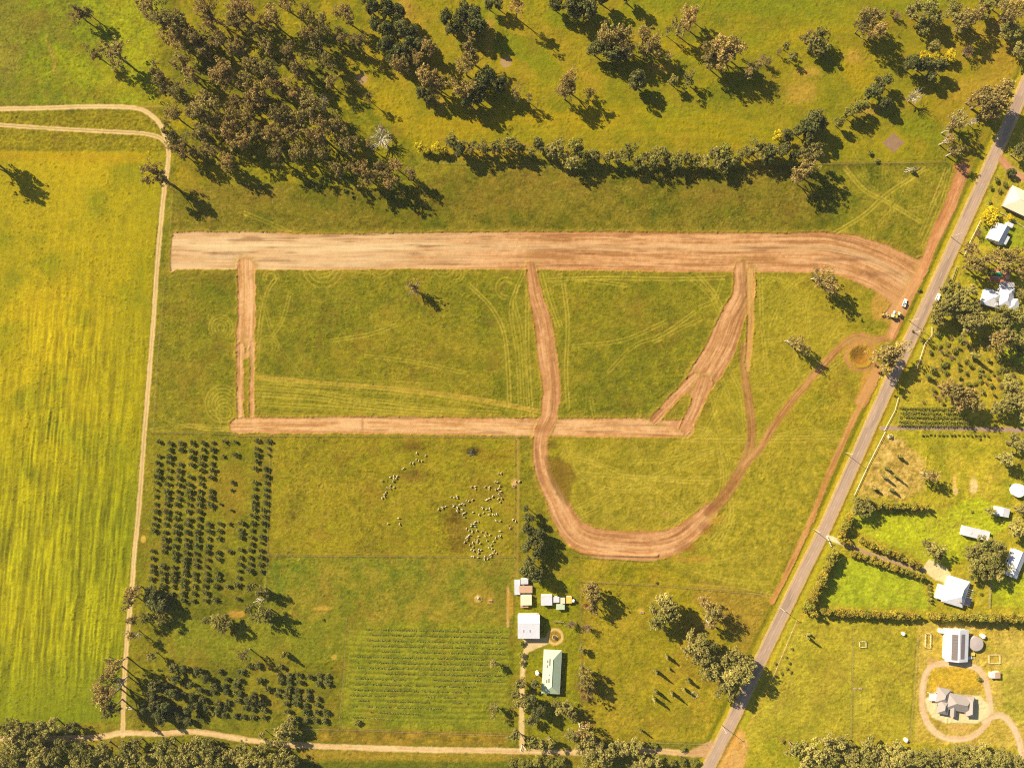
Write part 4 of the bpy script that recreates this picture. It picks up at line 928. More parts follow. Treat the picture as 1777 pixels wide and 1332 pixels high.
many('slim', "1695,616,6,6;491,1137,5,5;1112,1268,3,3.5;1157,1140,4,4;1138,1166,4,4.4;1142,1169,3,4.4;1161,1160,2.5,2;1194,1181,4,3.6;1186,1196,3.5,4;1138,1201,4,4.6;1165,1203,4,4;1170,1208,3,4;1135,1214,4,5;1400,1105,3.5,5;1562,792,4,3;1540,812,4,3;1536,826,4,4;1556,826,4,4;1518,846,4,3;1549,850,4,3;1718,935,4,3.5;1726,938,4,3.5;1722,950,4,3.5;1404,1100,3,2;1585,296,5,2")

# golden conifer hedges
HEDGES = [((1513, 876), (1606, 879), 10, 6.8, 3.6, 'short row above the lawn'), ((1474, 896), (1459, 932), 5, 7.5, 3.6, 'roadside row north of the drive'), ((1462, 937), (1470, 941), 2, 7.5, 3.4, 'corner by the drive mouth'), ((1495, 937), (1590, 978), 12, 7, 3.2, 'upper cream drive row'),
          ((1481, 959), (1598, 1000), 14, 7, 3.2, 'lower cream drive row'), ((1449, 958), (1404, 1050), 14, 8, 4.6, 'roadside row south of the drive'), ((1400, 1056), (1412, 1062), 2, 8, 4, 'corner of the southern lawn'), ((1427, 1060), (1590, 1068), 20, 7, 3.8, 'row south of the triangular lawn'),
          ((1616, 1068), (1784, 1073), 19, 8.5, 4.2, 'row north of the solar shed')]
W_ = ['', 'first', 'second', 'third', 'fourth', 'fifth', 'sixth', 'seventh', 'eighth', 'ninth', 'tenth', 'eleventh', 'twelfth', 'thirteenth', 'fourteenth', 'fifteenth', 'sixteenth', 'seventeenth', 'eighteenth', 'nineteenth', 'twentieth']
def nth(i): return W_[i] if i <= 20 else '%d%s' % (i, {1: 'st', 2: 'nd', 3: 'rd'}.get(i % 10 if i % 100 not in (11, 12, 13) else 0, 'th'))
for (a, b, n, r, hc, ph) in HEDGES:
    for i in range(n):
        t = i / max(1, n - 1)
        lr = 'top' if abs(b[1] - a[1]) > abs(b[0] - a[0]) else 'left'
        tree('hedge', a[0] + (b[0] - a[0]) * t + random.uniform(-.7, .7), a[1] + (b[1] - a[1]) * t + random.uniform(-1, 1), r * random.uniform(.85, 1.15), hc * random.uniform(.85, 1.1),
             label='golden clipped conifer, %s from the %s of the %s' % (nth(i + 1), lr, ph), group='golden conifers in hedges')

# the dark plantation: eleven slanting rows with gaps
miss = {0: {1, 14, 15}, 1: {17, 22, 23}, 2: {2}, 3: {4}, 4: set(), 5: {6, 10, 11}, 6: {1, 3, 4, 5, 6, 7, 8, 10, 11, 15, 18, 22}, 7: set(range(24)) - {0, 2, 6, 7, 10, 12, 16, 21}, 8: set(range(12)) | {15, 22}, 9: {5} | set(range(20, 24)), 10: {3} | set(range(20, 24))}
tiny_ = {(0, 6), (0, 7), (0, 8), (0, 9), (5, 0), (5, 2), (6, 2), (6, 9), (7, 7), (7, 10), (7, 12), (9, 7), (10, 1), (10, 2), (9, 13), (10, 13), (10, 15)}
for c in range(11):
    k = 0
    for r in range(24):
        if r in miss[c] or (c < 1 and r > 20): continue
        k += 1
        x = 276 + 18.9 * c - .7 * r + random.uniform(-1.2, 1.2); y = 766.5 + 11.85 * r + 2 * math.sin(c * .5) + random.uniform(-1.2, 1.2)
        tree('small', x, y, (3.6 if (c, r) in tiny_ else 5.0) * random.uniform(.88, 1.2), label='small dark tree, %s from the top in the %s plantation row from the west' % (nth(k), nth(c + 1)), group='small dark trees planted in rows')
P2 = """489,1158;488,1172;504,1173;520,1172;540,1175;556,1173;570,1175;488,1183;504,1183;521,1185;555,1186;570,1186;467,1195;486,1198;502,1197;518,1198;537,1199;483,1208;499,1208;517,1210;535,1211;554,1213;499,1221;515,1223;533,1224;552,1224;501,1236;532,1236;551,1236;567,1237;515,1248;533,1249;548,1251;565,1251;454,1182;419,1167;384,1166;415,1182;410,1191;394,1179;391,1191;357,1201;372,1202;393,1202;397,1220;415,1217;458,1219;460,1232;442,1232;428,1229;460,1245;441,1245;425,1245;410,1243;391,1242;393,1230;380,1229;375,1239;381,1221;412,1202;419,1205;448,1156;435,1157;436,1222;450,1222"""
for t in P2.split(';'):
    x, y = map(float, t.split(',')); tree('small', x - 2, y - 2, random.uniform(5.2, 7), land='in the lower plantation')

# ------------------------------------------------------------------ finding words: every tree is described by its neighbourhood and its place in it
LAND = [(60, 1290, 'by the road at the bottom left corner'), (150, 1305, 'below the road left of the track end'), (240, 1300, 'below the foot of the gravel track'), (320, 1305, 'below the road under the dark grove'), (420, 1305, 'below the road under the lower plantation'), (490, 1310, 'below the road beside the dark pasture'), (490, 1265, 'above the road at the foot of the lower plantation'),
        (145, 24, 'at the top of the north-west paddock'), (185, 94, 'in the middle of the north-west paddock'), (-30, 275, 'at the left edge below the track'), (273, 305, 'over the gravel track above the wide strip'),
        (275, 25, 'in the top left of the wood'), (300, 110, 'on the west side of the wood'), (300, 190, 'in the wood beside the track bend'), (310, 250, 'in the wood just below the track bend'), (360, 60, 'in the upper part of the wood'), (410, 30, 'in the top middle of the wood'), (380, 130, 'in the heart of the wood'),
        (370, 210, 'in the lower middle of the wood'), (400, 255, 'near the southern edge of the wood'), (460, 140, 'in the wood right of its heart'), (480, 60, 'in the top right of the wood'), (550, 60, 'in the wood left of the dark stand'), (540, 110, 'in the wood left of the round sand green'), (460, 215, 'in the wood above the paddock edge'), (540, 190, 'in the wood left of the dead tree'), (520, 255, 'on the southern rim of the wood'), (600, 240, 'in the wood beside the dead tree'), (610, 60, 'above the left round sand green'),
        (660, 300, 'in the thicket below the dead tree'), (660, 230, 'around the pale dead tree'), (670, 30, 'in the top of the dark stand'), (700, 70, 'in the dark stand on the golf course'), (700, 105, 'at the foot of the dark stand'), (745, 140, 'below the dark stand on the fairway edge'), (800, 30, 'in the dark clump at the top'), (820, 110, 'above the big fairway clump'), (830, 150, 'in the big fairway clump'), (900, 165, 'right of the big fairway clump'),
        (900, 10, 'at the top above the long trunk shadow'), (1000, 10, 'in the top clump over the fairway'), (1070, 0, 'cut by the top edge'), (750, 257, 'at the left end of the golf fence'), (800, 253, 'on the golf fence right of the wattles'), (875, 252, 'on the golf fence in the middle left'), (940, 250, 'standing apart on the golf fence'), (995, 265, 'in the light green group on the golf fence'), (1100, 272, 'on the golf fence above the middle square'), (1160, 272, 'on the golf fence right of the middle'), (1240, 272, 'on the golf fence above the slanting haul road'), (1315, 260, 'on the golf fence towards its right end'),
        (985, 150, 'standing alone on the middle fairway'), (1060, 80, 'in the left half of the upper fairway clump'), (1120, 75, 'in the right half of the upper fairway clump'), (1107, 140, 'under the upper fairway clump'), (1180, 140, 'in the pair right of the dark pine'), (1190, 35, 'on the upper fairway'), (1255, 92, 'in the broad pale crown on the fairway'), (1310, 112, 'just right of the broad pale crown'), (1345, 95, 'left of the dark pair'), (1420, 70, 'in the clump under the top fairway'), (1515, 35, 'in the clump right of the top fairway'),
        (1560, 28, 'between the top clumps'), (1605, 25, 'in the left part of the top right grove'), (1675, 28, 'in the right part of the top right grove'), (1750, 35, 'in the top right corner'), (1610, 105, 'in the wattle clump'), (1679, 89, 'right of the wattle clump'), (1525, 155, 'below the wattle clump to the left'), (1590, 166, 'below the wattle clump'), (1480, 195, 'left of the square sand green'), (1400, 215, 'left of the square sand green in the dark clump'), (1350, 245, 'at the yellow end of the dark clump'), (1395, 290, 'at the big gum on the fence'), (1515, 272, 'under the square sand green'),
        (1655, 230, 'right of the square sand green'), (1720, 175, 'beside the sealed road at the right'), (1770, 262, 'at the right edge above the orange driveway'), (1735, 325, 'above the cream roofed house'), (1730, 380, 'by the small white house'), (1690, 410, 'left of the small white house'), (1735, 455, 'above the swimming pool'), (1660, 515, 'between the road and the pool house'), (1640, 545, 'at the roadside below the white car'), (1690, 555, 'below the pool house to the left'), (1750, 560, 'below the pool house to the right'), (1745, 590, 'in the shade south of the pool house'),
        (1434, 488, 'below the right end of the wide strip'), (1385, 597, 'in the paddock left of the dam'), (1541, 616, 'between the dam and the sealed road'), (717, 498, 'alone in the western square'), (1640, 600, 'in the scrub by the road'), (1750, 625, 'in the scrub at the right edge'), (1665, 685, 'above the planted garden rows'), (1750, 690, 'at the right edge above the mauve drive'), (1755, 780, 'at the right edge below the mauve drive'), (1617, 825, 'beside the dry patch'), (1540, 830, 'on the dry patch'), (1495, 880, 'at the left end of the short hedge'), (1725, 885, 'beside the small white shed'), (1766, 918, 'right of the long white shed'), (1720, 942, 'below the long white shed'),
        (1615, 952, 'above the cream yard'), (1710, 970, 'in the clump below the long white shed'), (1612, 1030, 'left of the big white house'), (1703, 1015, 'right of the big white house'), (1365, 1150, 'near the roadside at the southern paddock'), (1400, 1102, 'under the corner of the hedge'), (1410, 1305, 'at the bottom right of the road'), (1480, 1308, 'at the bottom edge right of the road'), (1560, 1312, 'at the bottom edge below the boundary'), (1640, 1315, 'at the bottom below the round drive'), (1735, 1315, 'in the bottom right corner'), (1700, 1178, 'in the lawn of the round drive'),
        (1150, 1060, 'in the broad crown right of the sheds'), (1232, 1060, 'in the open crown near the dry corner'), (1215, 1130, 'in the left half of the big roadside grove'), (1240, 1165, 'in the middle of the big roadside grove'), (1275, 1175, 'in the right half of the big roadside grove'), (1160, 1185, 'among the young trees in the lower paddock'), (1028, 1035, 'right of the yellow shed'), (1005, 1087, 'above the round drive loop'), (1015, 1180, 'right of the green roofed house'), (982, 1230, 'below the green roofed house'), (905, 1140, 'beside the top of the cream gravel drive'), (925, 1210, 'left of the green roofed house'), (905, 1210, 'over the gravel drive'), (920, 1270, 'at the foot of the gravel drive'),
        (1010, 1280, 'above the bottom road'), (1080, 1300, 'over the bottom road in the middle'), (1120, 1322, 'at the bottom edge under the road'), (930, 1322, 'in the low hedge at the bottom'), (1185, 1315, 'by the road junction'), (857, 1150, 'at the upper right of the vine rows'), (858, 1229, 'at the lower right of the vine rows'), (619, 1252, 'at the lower left of the vine rows'), (918, 890, 'at the top of the dark belt by the loop'), (920, 935, 'in the middle of the dark belt by the loop'), (922, 985, 'at the foot of the dark belt above the sheds'),
        (445, 1040, 'at the lower right of the dark plantation'), (378, 1082, 'below the dark plantation'), (268, 1045, 'at the lower left of the dark plantation'), (228, 1060, 'over the gravel track by the plantation'), (262, 1120, 'right of the gravel track above the grove'), (190, 1190, 'left of the gravel track near its foot'), (310, 1170, 'in the top of the dark grove'), (350, 1175, 'in the right arm of the dark grove'), (310, 1215, 'in the middle of the dark grove'), (265, 1220, 'in the left of the dark grove'), (310, 1248, 'in the foot of the dark grove'), (424, 1135, 'above the lower plantation'), (491, 1137, 'above the lower plantation to the right'),
        (605, 335, 'in the paddock below the wood'), (1585, 296, 'lying by the end of the golf fence'), (560, 1075, 'above the vine rows')]
def describe(items, pref=None):
    zones = {}
    for it in items:
        root, kind, x, y, r, label, group, land = it
        if r < 1: continue
        if label: continue
        ph = land or min(LAND, key=lambda q: math.hypot(q[0] - x, q[1] - y))[2]
        zones.setdefault((ph, kind), []).append(it)
    for (ph, kind), l in zones.items():
        base = INFO[kind][2][0]
        l.sort(key=lambda q: q[2])
        if len(l) == 1: tag(l[0][0], '%s %s' % (base, ph), INFO[kind][1], l[0][6] or INFO[kind][2][0] + 's'); continue
        if len(l) > 14:              # long ones: bands from top to bottom, then left to right
            l.sort(key=lambda q: q[3]); nb = math.ceil(len(l) / 9); out = []
            for b in range(nb):
                band = sorted(l[b * len(l) // nb:(b + 1) * len(l) // nb], key=lambda q: q[2])
                for i, q in enumerate(band):
                    tag(q[0], '%s %s, %s band, %s from left' % (base, ph, nth(b + 1), nth(i + 1)), INFO[kind][1], q[6] or base + 's')
            continue
        for i, q in enumerate(l):
            tag(q[0], '%s %s, %s from left' % (base, ph, nth(i + 1)), INFO[kind][1], q[6] or base + 's')
def drop_tiny():
    for it in TREES:
        if it[4] < 1:
            for ch in list(it[0].children): bpy.data.objects.remove(ch)
            bpy.data.objects.remove(it[0])
    TREES[:] = [t for t in TREES if t[4] >= 1]
drop_tiny()
describe(TREES)
# ------------------------------------------------------------------ buildings
def roof_part(name, root, kind, w, l, z, h, mat, lo=(0, 0), rz=0.0, ov=0.5, panels=(), th=0.12, gut=True, skew=0.0):
    """roof over w (x) by l (y), ridge along y; returns the roof object"""
    a, b = w / 2 + ov, l / 2 + ov; mb = MB()
    rx = skew * w / 2
    if kind == 'gable':
        v = [(-a, -b, z), (a, -b, z), (a, b, z), (-a, b, z), (rx, -b, z + h), (rx, b, z + h)]
        top = [(0, 4, 5, 3), (1, 2, 5, 4)]; ends = [(0, 1, 4), (2, 3, 5)]
    elif kind == 'hip':
        k = min(a, b) * .95; v = [(-a, -b, z), (a, -b, z), (a, b, z), (-a, b, z), (rx, -b + k, z + h), (rx, b - k, z + h)]
        top = [(0, 4, 5, 3), (1, 2, 5, 4), (0, 1, 4), (2, 3, 5)]; ends = []
    else:
        v = [(-a, -b, z + h), (a, -b, z), (a, b, z), (-a, b, z + h)]; top = [(0, 1, 2, 3)]; ends = []
    n = len(v); vs = v + [(p[0], p[1], p[2] - th) for p in v]
    fs = top + ends + [tuple(i + n for i in f)[::-1] for f in top]
    fs += [(0, 1, 1 + n, n), (1, 2, 2 + n, 1 + n), (2, 3, 3 + n, 2 + n), (3, 0, n, 3 + n)]
    mb.add(vs, fs)
    ro = mb.build(name, mat, root, (lo[0], lo[1], 0)); ro.rotation_euler.z = rz
    if gut and w > 5:
        g = MB()
        for s in (-1, 1): g.box((s * (a + .06), 0, z - .08), (.12, 2 * b, .13))
        g.build('gutter', M['steel'], ro)
    if kind != 'flat' and w > 5:
        g = MB(); g.tube((rx, -b + (k if kind == 'hip' else 0), z + h + .02), (rx, b - (k if kind == 'hip' else 0), z + h + .02), .11, .11, 6); g.build('ridge_cap', mat, ro)
    for (px, py, pw, pl, mt, nm) in panels:      # rectangles lying on a slope: px is measured from the ridge, negative = west slope
        sl_ = math.atan2(h, a - rx if px > 0 else a + rx) if kind != 'flat' else math.atan2(h, 2 * a)
        zz = z + h - abs(px - rx) * math.tan(sl_) if kind != 'flat' else z + h * (a - px) / (2 * a)
        ang = sl_ if px > 0 else -sl_
        if kind == 'flat': ang = sl_
        p = MB(); p.box((0, 0, 0), (pw, pl, .08))
        if nm == 'solar_panel':
            pass
        po = p.build(nm, M[mt], ro, (px, py, zz + .14)); po.rotation_euler = (0, ang, 0)
    return ro
def wing(root, w, l, wh, mat, lo=(0, 0), rz=0.0, win=True, name='wall'):
    mb = MB(); mb.box((0, 0, wh / 2), (w, l, wh)); wo = mb.build(name, M[mat], root, (lo[0], lo[1], 0)); wo.rotation_euler.z = rz
    if win:
        n = max(1, int(l / 4.5))
        for s in (-1, 1):
            for i in range(n):
                y = -l / 2 + l * (i + .5) / n
                f = MB(); f.box((0, 0, 0), (.08, 1.7, 1.25)); fo = f.build('window_frame', M['white_paint'], wo, (s * (w / 2 + .03), y, 1.55))
                g = MB(); g.box((0, 0, 0), (.04, 1.5, 1.05)); g.build('pane', M['glass'], fo, (s * .04, 0, 0))
        d = MB(); d.box((0, 0, 1.05), (1.0, .08, 2.1)); do = d.build('door', M['wood'], wo, (0, -l / 2 - .035, 0))
        h = MB(); h.box((.38, -.06, 1.0), (.05, .06, .14)); h.build('handle', M['steel'], do)
    return wo
def house(name, x, y, ang, label, cat, wh=2.7, rh=1.6):
    return tag(empty(name, Wl(x, y, wh + rh * .4), R(ang)), label, cat)

# long green roofed farmhouse
h = house('house', 957.5, 1166, -3, 'long farmhouse with pale green hipped roof beside the gravel loop', 'house', 2.8, 2.2)
wing(h, 8.8, 24.2, 2.8, 'wall_cream')
P_ = [(-2.9, 6.5, .8, 1.6, 'solar', 'skylight'), (-2.9, 3.6, .8, 1.6, 'solar', 'skylight'), (-2.9, -5.5, .8, 2, 'solar', 'skylight'), (-1.6, 6.3, .8, 4.2, 'solar', 'solar_panel'), (-1.6, -4.8, .8, 2.6, 'solar', 'solar_panel'), (-1.5, -1.2, .6, .8, 'solar', 'vent')]
roof_part('roof', h, 'hip', 9.8, 25.6, 2.8, 2.3, M['green_roof'], panels=P_, skew=.05)
# farm shed with two tone white roof and attached tank
h = house('farm_shed', 917.5, 1087, 0, 'big white roofed machinery shed at the top of the gravel drive', 'shed', 4.0, 1.2)
wing(h, 12.2, 13.4, 4.0, 'wall_white', win=False)
MB().box((0, 0, 1.6), (3.4, .08, 3.2)).build('roller_door', M['steel'], h, (-1, -6.74, 0))
mb = MB(); r_ = roof_part('roof', h, 'gable', 13.4, 12.2, 4.0, 1.2, M['white_roof'], rz=R(90), panels=[(-2.4, 3.2, 1.6, .5, 'steel', 'vent'), (-2.4, -.6, 1.6, .5, 'steel', 'vent')], skew=0.35)
t = tag(empty('water_tank', Wl(931.5, 1069, 2.0)), 'small cream ring-topped water tank against the white machinery shed', 'water tank')
def tank(root, r, h, wallm='cream_paint', lidm='white_paint', cone=.25):
    mb = MB(); mb.tube((0, 0, 0), (0, 0, h), r, r, 28, False); mb.build('tank_wall', M[wallm], root, smooth=True)
    m2 = MB(); m2.tube((0, 0, h), (0, 0, h + r * cone), r * 1.02, r * .12, 28); lid = m2.build('lid', M[lidm], root)
    m3 = MB(); m3.tube((0, 0, 0), (0, 0, .12), .3, .3, 12); m3.build('hatch', M['steel'], lid, (r * .45, 0, h + r * cone * .55))
tank(t, 1.6, 2.0, lidm='rust_roof')
# sheds north of it
def shed(x, y, w, l, ang, roofm, label, wh=2.3, rh=.5, kind='flat', wallm='wall_white', door=True, panels=(), nm='shed', skew=0):
    h = house(nm, x, y, ang, label, 'shed', wh, rh)
    wing(h, w, l, wh, wallm, win=False)
    if door: MB().box((0, 0, .95), (min(1.2, w * .5), .06, 1.9)).build('door', M['wood'], h, (0, -l / 2 - .04, 0))
    roof_part('roof', h, kind, w, l, wh, rh, M[roofm], ov=.2, panels=panels, gut=False, skew=skew)
    return h
for i in range(3):
    shed(894.2 + i * 3.3, 1018.5, .8, 8.6, 1, 'white_roof', ['leftmost', 'middle', 'rightmost'][i] + ' of three long narrow white feed shelters by the path', 1.4, .15, door=False, nm='feed_shelter')
shed(910, 1008.5, 4.2, 2.8, 0, 'white_roof', 'small white shed under the gums, right of the narrow shelters')
shed(912.5, 1022, 7.5, 4.0, 0, 'rust_roof', 'low open pen with a brown roof between two pale sheds', 1.6, .2, wallm='wood')
shed(913, 1041, 6.4, 5.6, 0, 'cream_roof', 'square cream roofed shed above the machinery shed')
shed(910, 1051, 4.4, 1.4, 0, 'rust_roof', 'tiny rust roofed lean-to below the square cream shed', 1.6, .2)
shed(948.5, 1041, 6.4, 5.8, 0, 'white_roof', 'square bright white shed, largest of the cluster right of the path', 2.6, .5)
shed(965.5, 1040, 3.2, 3.0, 0, 'white_roof', 'small white shed second from the left in the row of sheds', 2.0, .3)
shed(976.5, 1042, 2.4, 3.0, 0, 'cream_roof', 'small cream shed third from the left in the row of sheds', 2.0, .3)
shed(972.5, 1053, 4.8, 2.6, 0, 'green_roof', 'pale green roofed shed just below the row of small sheds', 2.2, .3)
shed(987.5, 1040.5, 3.0, 3.6, 0, 'yellow_roof', 'small yellow roofed shed at the right end of the row', 2.0, .3)
t = tag(empty('water_tank', Wl(995, 1042, 1.8)), 'small white round tank right of the yellow roofed shed', 'water tank'); tank(t, .9, 1.8)
t = tag(empty('water_tank', Wl(932.5, 1168, 2.2)), 'round cream water tank left of the green roofed house', 'water tank'); tank(t, 1.15, 2.2)
# garden bed in the middle of the loop
gb = tag(empty('garden_bed', W(963, 1105)), 'round stone edged garden bed inside the gravel loop', 'garden bed')
mb = MB()
for i in range(16): a = i * 6.283 / 16; mb.box((1.5 * math.cos(a), 1.5 * math.sin(a), .2), (.55, .4, .4), a)
mb.build('stone_edging', M['stone'], gb, bevel=.05); link('planting', PR['rust'][0][0], gb, (0, 0, .8), (1.2, 1.2, .9))
# big white house with verandah and dark pergola
h = house('house', 1658.5, 1026, -17, 'big white roofed house with dark glazed pergola at the end of the cream drive', 'house', 2.8, 2.2)
wing(h, 11.5, 14.6, 2.8, 'wall_white', lo=(.6, 0)); wing(h, 4.5, 8.0, 2.6, 'wall_white', lo=(-7.0, -2.9), win=False)
roof_part('roof', h, 'hip', 12.5, 15.6, 2.8, 2.3, M['white_roof'], lo=(.6, 0), skew=.45)
roof_part('verandah_roof', h, 'flat', 6.0, 8.6, 2.5, .1, M['white_roof'], lo=(-7.2, -2.9), ov=.2)
pg = MB()
for s in (-1, 1):
    for yy in (-4.8, 0, 4.8): pg.box((s * 1.7, yy, 1.25), (.14, .14, 2.5))
po = pg.build('pergola_post', M['white_paint'], h, (9.6, -1.2, 0))
pr = MB()
for k in range(9): pr.box((0, -4.8 + 1.2 * k, 2.56), (3.7, .12, .12))
pr.build('pergola_beam', M['grey_steel'], h, (9.6, -1.2, 0)); MB().box((0, 0, 0), (3.4, 4.4, .05)).build('glazing', M['solar_dark'], h, (9.6, -3.7, 2.68))
MB().box((0, 0, 0), (.7, .7, 1.4)).build('chimney', M['wall_brick'], h, (3.6, -5.0, 4.7))
# shed with solar panels, tank
h = house('farm_shed', 1661.5, 1120, -2, 'steel shed carrying rows of solar panels beside the round grey tank', 'shed', 3.8, 1.5)
wing(h, 12.2, 18.0, 3.8, 'wall_white', win=False)
MB().box((0, 0, 1.6), (3.4, .08, 3.2)).build('roller_door', M['steel'], h, (-2, -9.04, 0))
PN = []
for k in range(9): PN.append((-1.9, -7.7 + 1.72 * k, 3.3, 1.6, 'solar', 'solar_panel'))
for k in range(8): PN.append((2.9, -6.7 + 1.85 * k, 2.6, 1.75, 'solar', 'solar_panel'))
roof_part('roof', h, 'gable', 12.8, 18.4, 3.8, 1.5, M['white_roof'], panels=PN, skew=.12)
t = tag(empty('water_tank', Wl(1694.5, 1117, 2.6)), 'large round grey lidded tank right of the solar shed', 'water tank'); tank(t, 4.2, 2.5, 'wall_grey', 'tank', .06)
t = tag(empty('water_tank', Wl(1707, 1104, 2.0)), 'small white tank at the upper right of the grey tank', 'water tank'); tank(t, 1.3, 2.0)
shed(1636, 1095, 3.6, 2.2, -10, 'white_roof', 'small white garden shed left of the solar shed', 2.0, .2)
shed(1723.5, 1171.5, 2.6, 3.0, 0, 'white_roof', 'small white roofed pen right of the round drive', 2.0, .2)
shed(1731.5, 1171, 3.0, 3.4, 0, 'rust_roof', 'small brown hut adjoining the white roofed pen', 2.0, .3)
shed(1683, 1141, 2.6, 1.2, 10, 'white_roof', 'white bench-sized shelter at the lower right corner of the solar shed', 1.0, .1, door=False)
shed(1688, 1134.5, 2.4, 1.4, -10, 'yellow_roof', 'tiny yellow cover beneath the grey tank', 1.0, .1, door=False)
# grey multi-hip house on its cream pad
h = house('house', 1660, 1221, -4, 'sprawling grey tiled house with several hipped wings inside the round drive', 'house', 2.8, 2.4)
for (lx, ly, w, l, rz, rh) in ((2.2, .4, 9.5, 15.6, 82, 2.6), (-7.6, 3.9, 7.6, 9.2, -8, 2.0), (-7.2, -2.8, 6.5, 8.5, -6, 1.9), (9.0, -1.4, 5.2, 12.2, 2, 2.2)):
    wing(h, w - 1, l - 1, 2.8, 'wall_brick', lo=(lx, ly), rz=R(rz)); roof_part('roof', h, 'hip', w - 1, l - 1, 2.8 + .01 * lx, rh, M['grey_roof'], lo=(lx, ly), rz=R(rz))
roof_part('porch_roof', h, 'gable', 2.4, 4.5, 2.9, .9, M['grey_roof'], lo=(-1.2, -5.2), gut=False)
MB().box((0, 0, 2.4), (4.6, 4.4, .14)).build('carport_roof', M['white_roof'], h, (-13.6, 2.6, 0))
mb = MB()
for a in (-2, 2):
    for b in (-2, 2): mb.box((a, b, 1.15), (.12, .12, 2.3))
mb.build('carport_post', M['white_paint'], h, (-13.6, 2.6, 0))
# pool house
h = house('house', 1735, 515, -5, 'rambling white roofed house below the swimming pool', 'house', 2.8, 2.0)
for (lx, ly, w, l, rz, rh) in ((-4.0, -1.0, 9.6, 10.5, 80, 1.8), (4.2, 0, 9.0, 12.0, -3, 2.0), (9.0, -3.6, 6.2, 6.4, 8, 1.3)):
    wing(h, w - .8, l - .8, 2.8, 'wall_white', lo=(lx, ly), rz=R(rz)); roof_part('roof', h, 'hip', w - .8, l - .8, 2.8 + .012 * lx, rh, M['white_roof'], lo=(lx, ly), rz=R(rz))
roof_part('valley_roof', h, 'gable', 3.0, 4.6, 2.9, 1.3, M['grey_steel'], lo=(-1.8, -2.6), rz=R(20), gut=False)
roof_part('skillion_roof', h, 'flat', 7.6, 3.0, 2.6, .1, M['grey_steel'], lo=(5.0, 8.0), ov=.1)
MB().box((0, 0, 1.25), (7.4, 2.8, 2.5)).build('annex_wall', M['wall_white'], h, (5.0, 8.0, 0))
pool = tag(empty('swimming_pool', W(1729.5, 476), R(-4)), 'green swimming pool with red paved surround above the rambling white house', 'swimming pool')
MB().box((0, 0, .05), (12.5, 8.4, .1)).build('surround', M['paving'], pool, (1.6, -.6, 0)); MB().box((0, 0, .0), (7.2, 3.3, .1)).build('coping', M['cream_paint'], pool, (-.2, 0, .08)); MB().box((0, 0, 0), (6.6, 2.8, .1)).build('water', M['water'], pool, (-.2, 0, .11))
for i in range(2):
    l_ = tag(empty('sun_lounger', W(1747.5, 479.5 + i * 3.4)), ['upper', 'lower'][i] + ' of two cream loungers at the right of the pool', 'sun lounger', 'loungers by the pool')
    MB().box((0, 0, .35), (1.9, .7, .1)).build('seat', M['cream_paint'], l_); MB().box((.9, 0, .55), (.1, .7, .5)).build('backrest', M['cream_paint'], l_)
    mb = MB(); [mb.box((a, b, .15), (.06, .06, .3)) for a in (-.8, .8) for b in (-.28, .28)]; mb.build('frame', M['steel'], l_)
# small white gabled house
h = house('house', 1734.5, 405, -28, 'small white gabled house with grey eastern roof slope and side annex', 'house', 2.7, 2.0)
wing(h, 8.6, 10.0, 2.7, 'wall_white'); ro = roof_part('roof', h, 'gable', 8.6, 10.0, 2.7, 2.4, M['white_roof'], skew=.2)
wing(h, 2.4, 5.0, 2.2, 'wall_white', lo=(6.0, -1), win=False); roof_part('annex_roof', h, 'flat', 2.4, 5.0, 2.25, .3, M['white_roof'], lo=(6.0, -1), ov=.15)
shed(1753, 390, 3.6, 2.2, -25, 'white_roof', 'small white garden shed right of the small gabled house', 2.0, .3)
# cream roof house at the edge
h = house('house', 1774, 350, -25, 'pale cream roofed house cut by the right edge of the view', 'house', 2.8, 2.0)
wing(h, 12.5, 17, 2.8, 'wall_brick', rz=R(90)); roof_part('roof', h, 'hip', 12.8, 17.2, 2.8, 2.3, M['cream_roof'], rz=R(90))
# east side sheds and tank
t = tag(empty('water_tank', Wl(1768.5, 851, 2.6)), 'big bright white round tank at the right edge', 'water tank'); tank(t, 3.9, 2.6, 'white_paint', 'white_paint', .1)
shed(1740.5, 888, 8.0, 5.0, -12, 'white_roof', 'white roofed shed above the long white shed, partly under a tree', 2.8, .6, 'gable')
h = shed(1694.5, 925, 16.0, 5.4, -13, 'white_roof', 'long narrow white roofed shed on the lawn at the right', 2.6, .6, 'flat', panels=[(1, -1.6, .25, 1.2, 'grey_steel', 'vent'), (4, -1.6, .25, 1.2, 'grey_steel', 'vent'), (6, -1.6, .25, 1.2, 'grey_steel', 'vent'), (-3, -.6, .25, 1.4, 'grey_steel', 'vent')])
h = house('house', 1763, 978, -22, 'white and blue-grey roofed house at the right edge behind leafy trees', 'house', 2.8, 1.8)
wing(h, 7.6, 15.5, 2.8, 'wall_white'); roof_part('roof', h, 'gable', 7.6, 15.5, 2.8, 1.8, M['white_roof'], skew=.1)

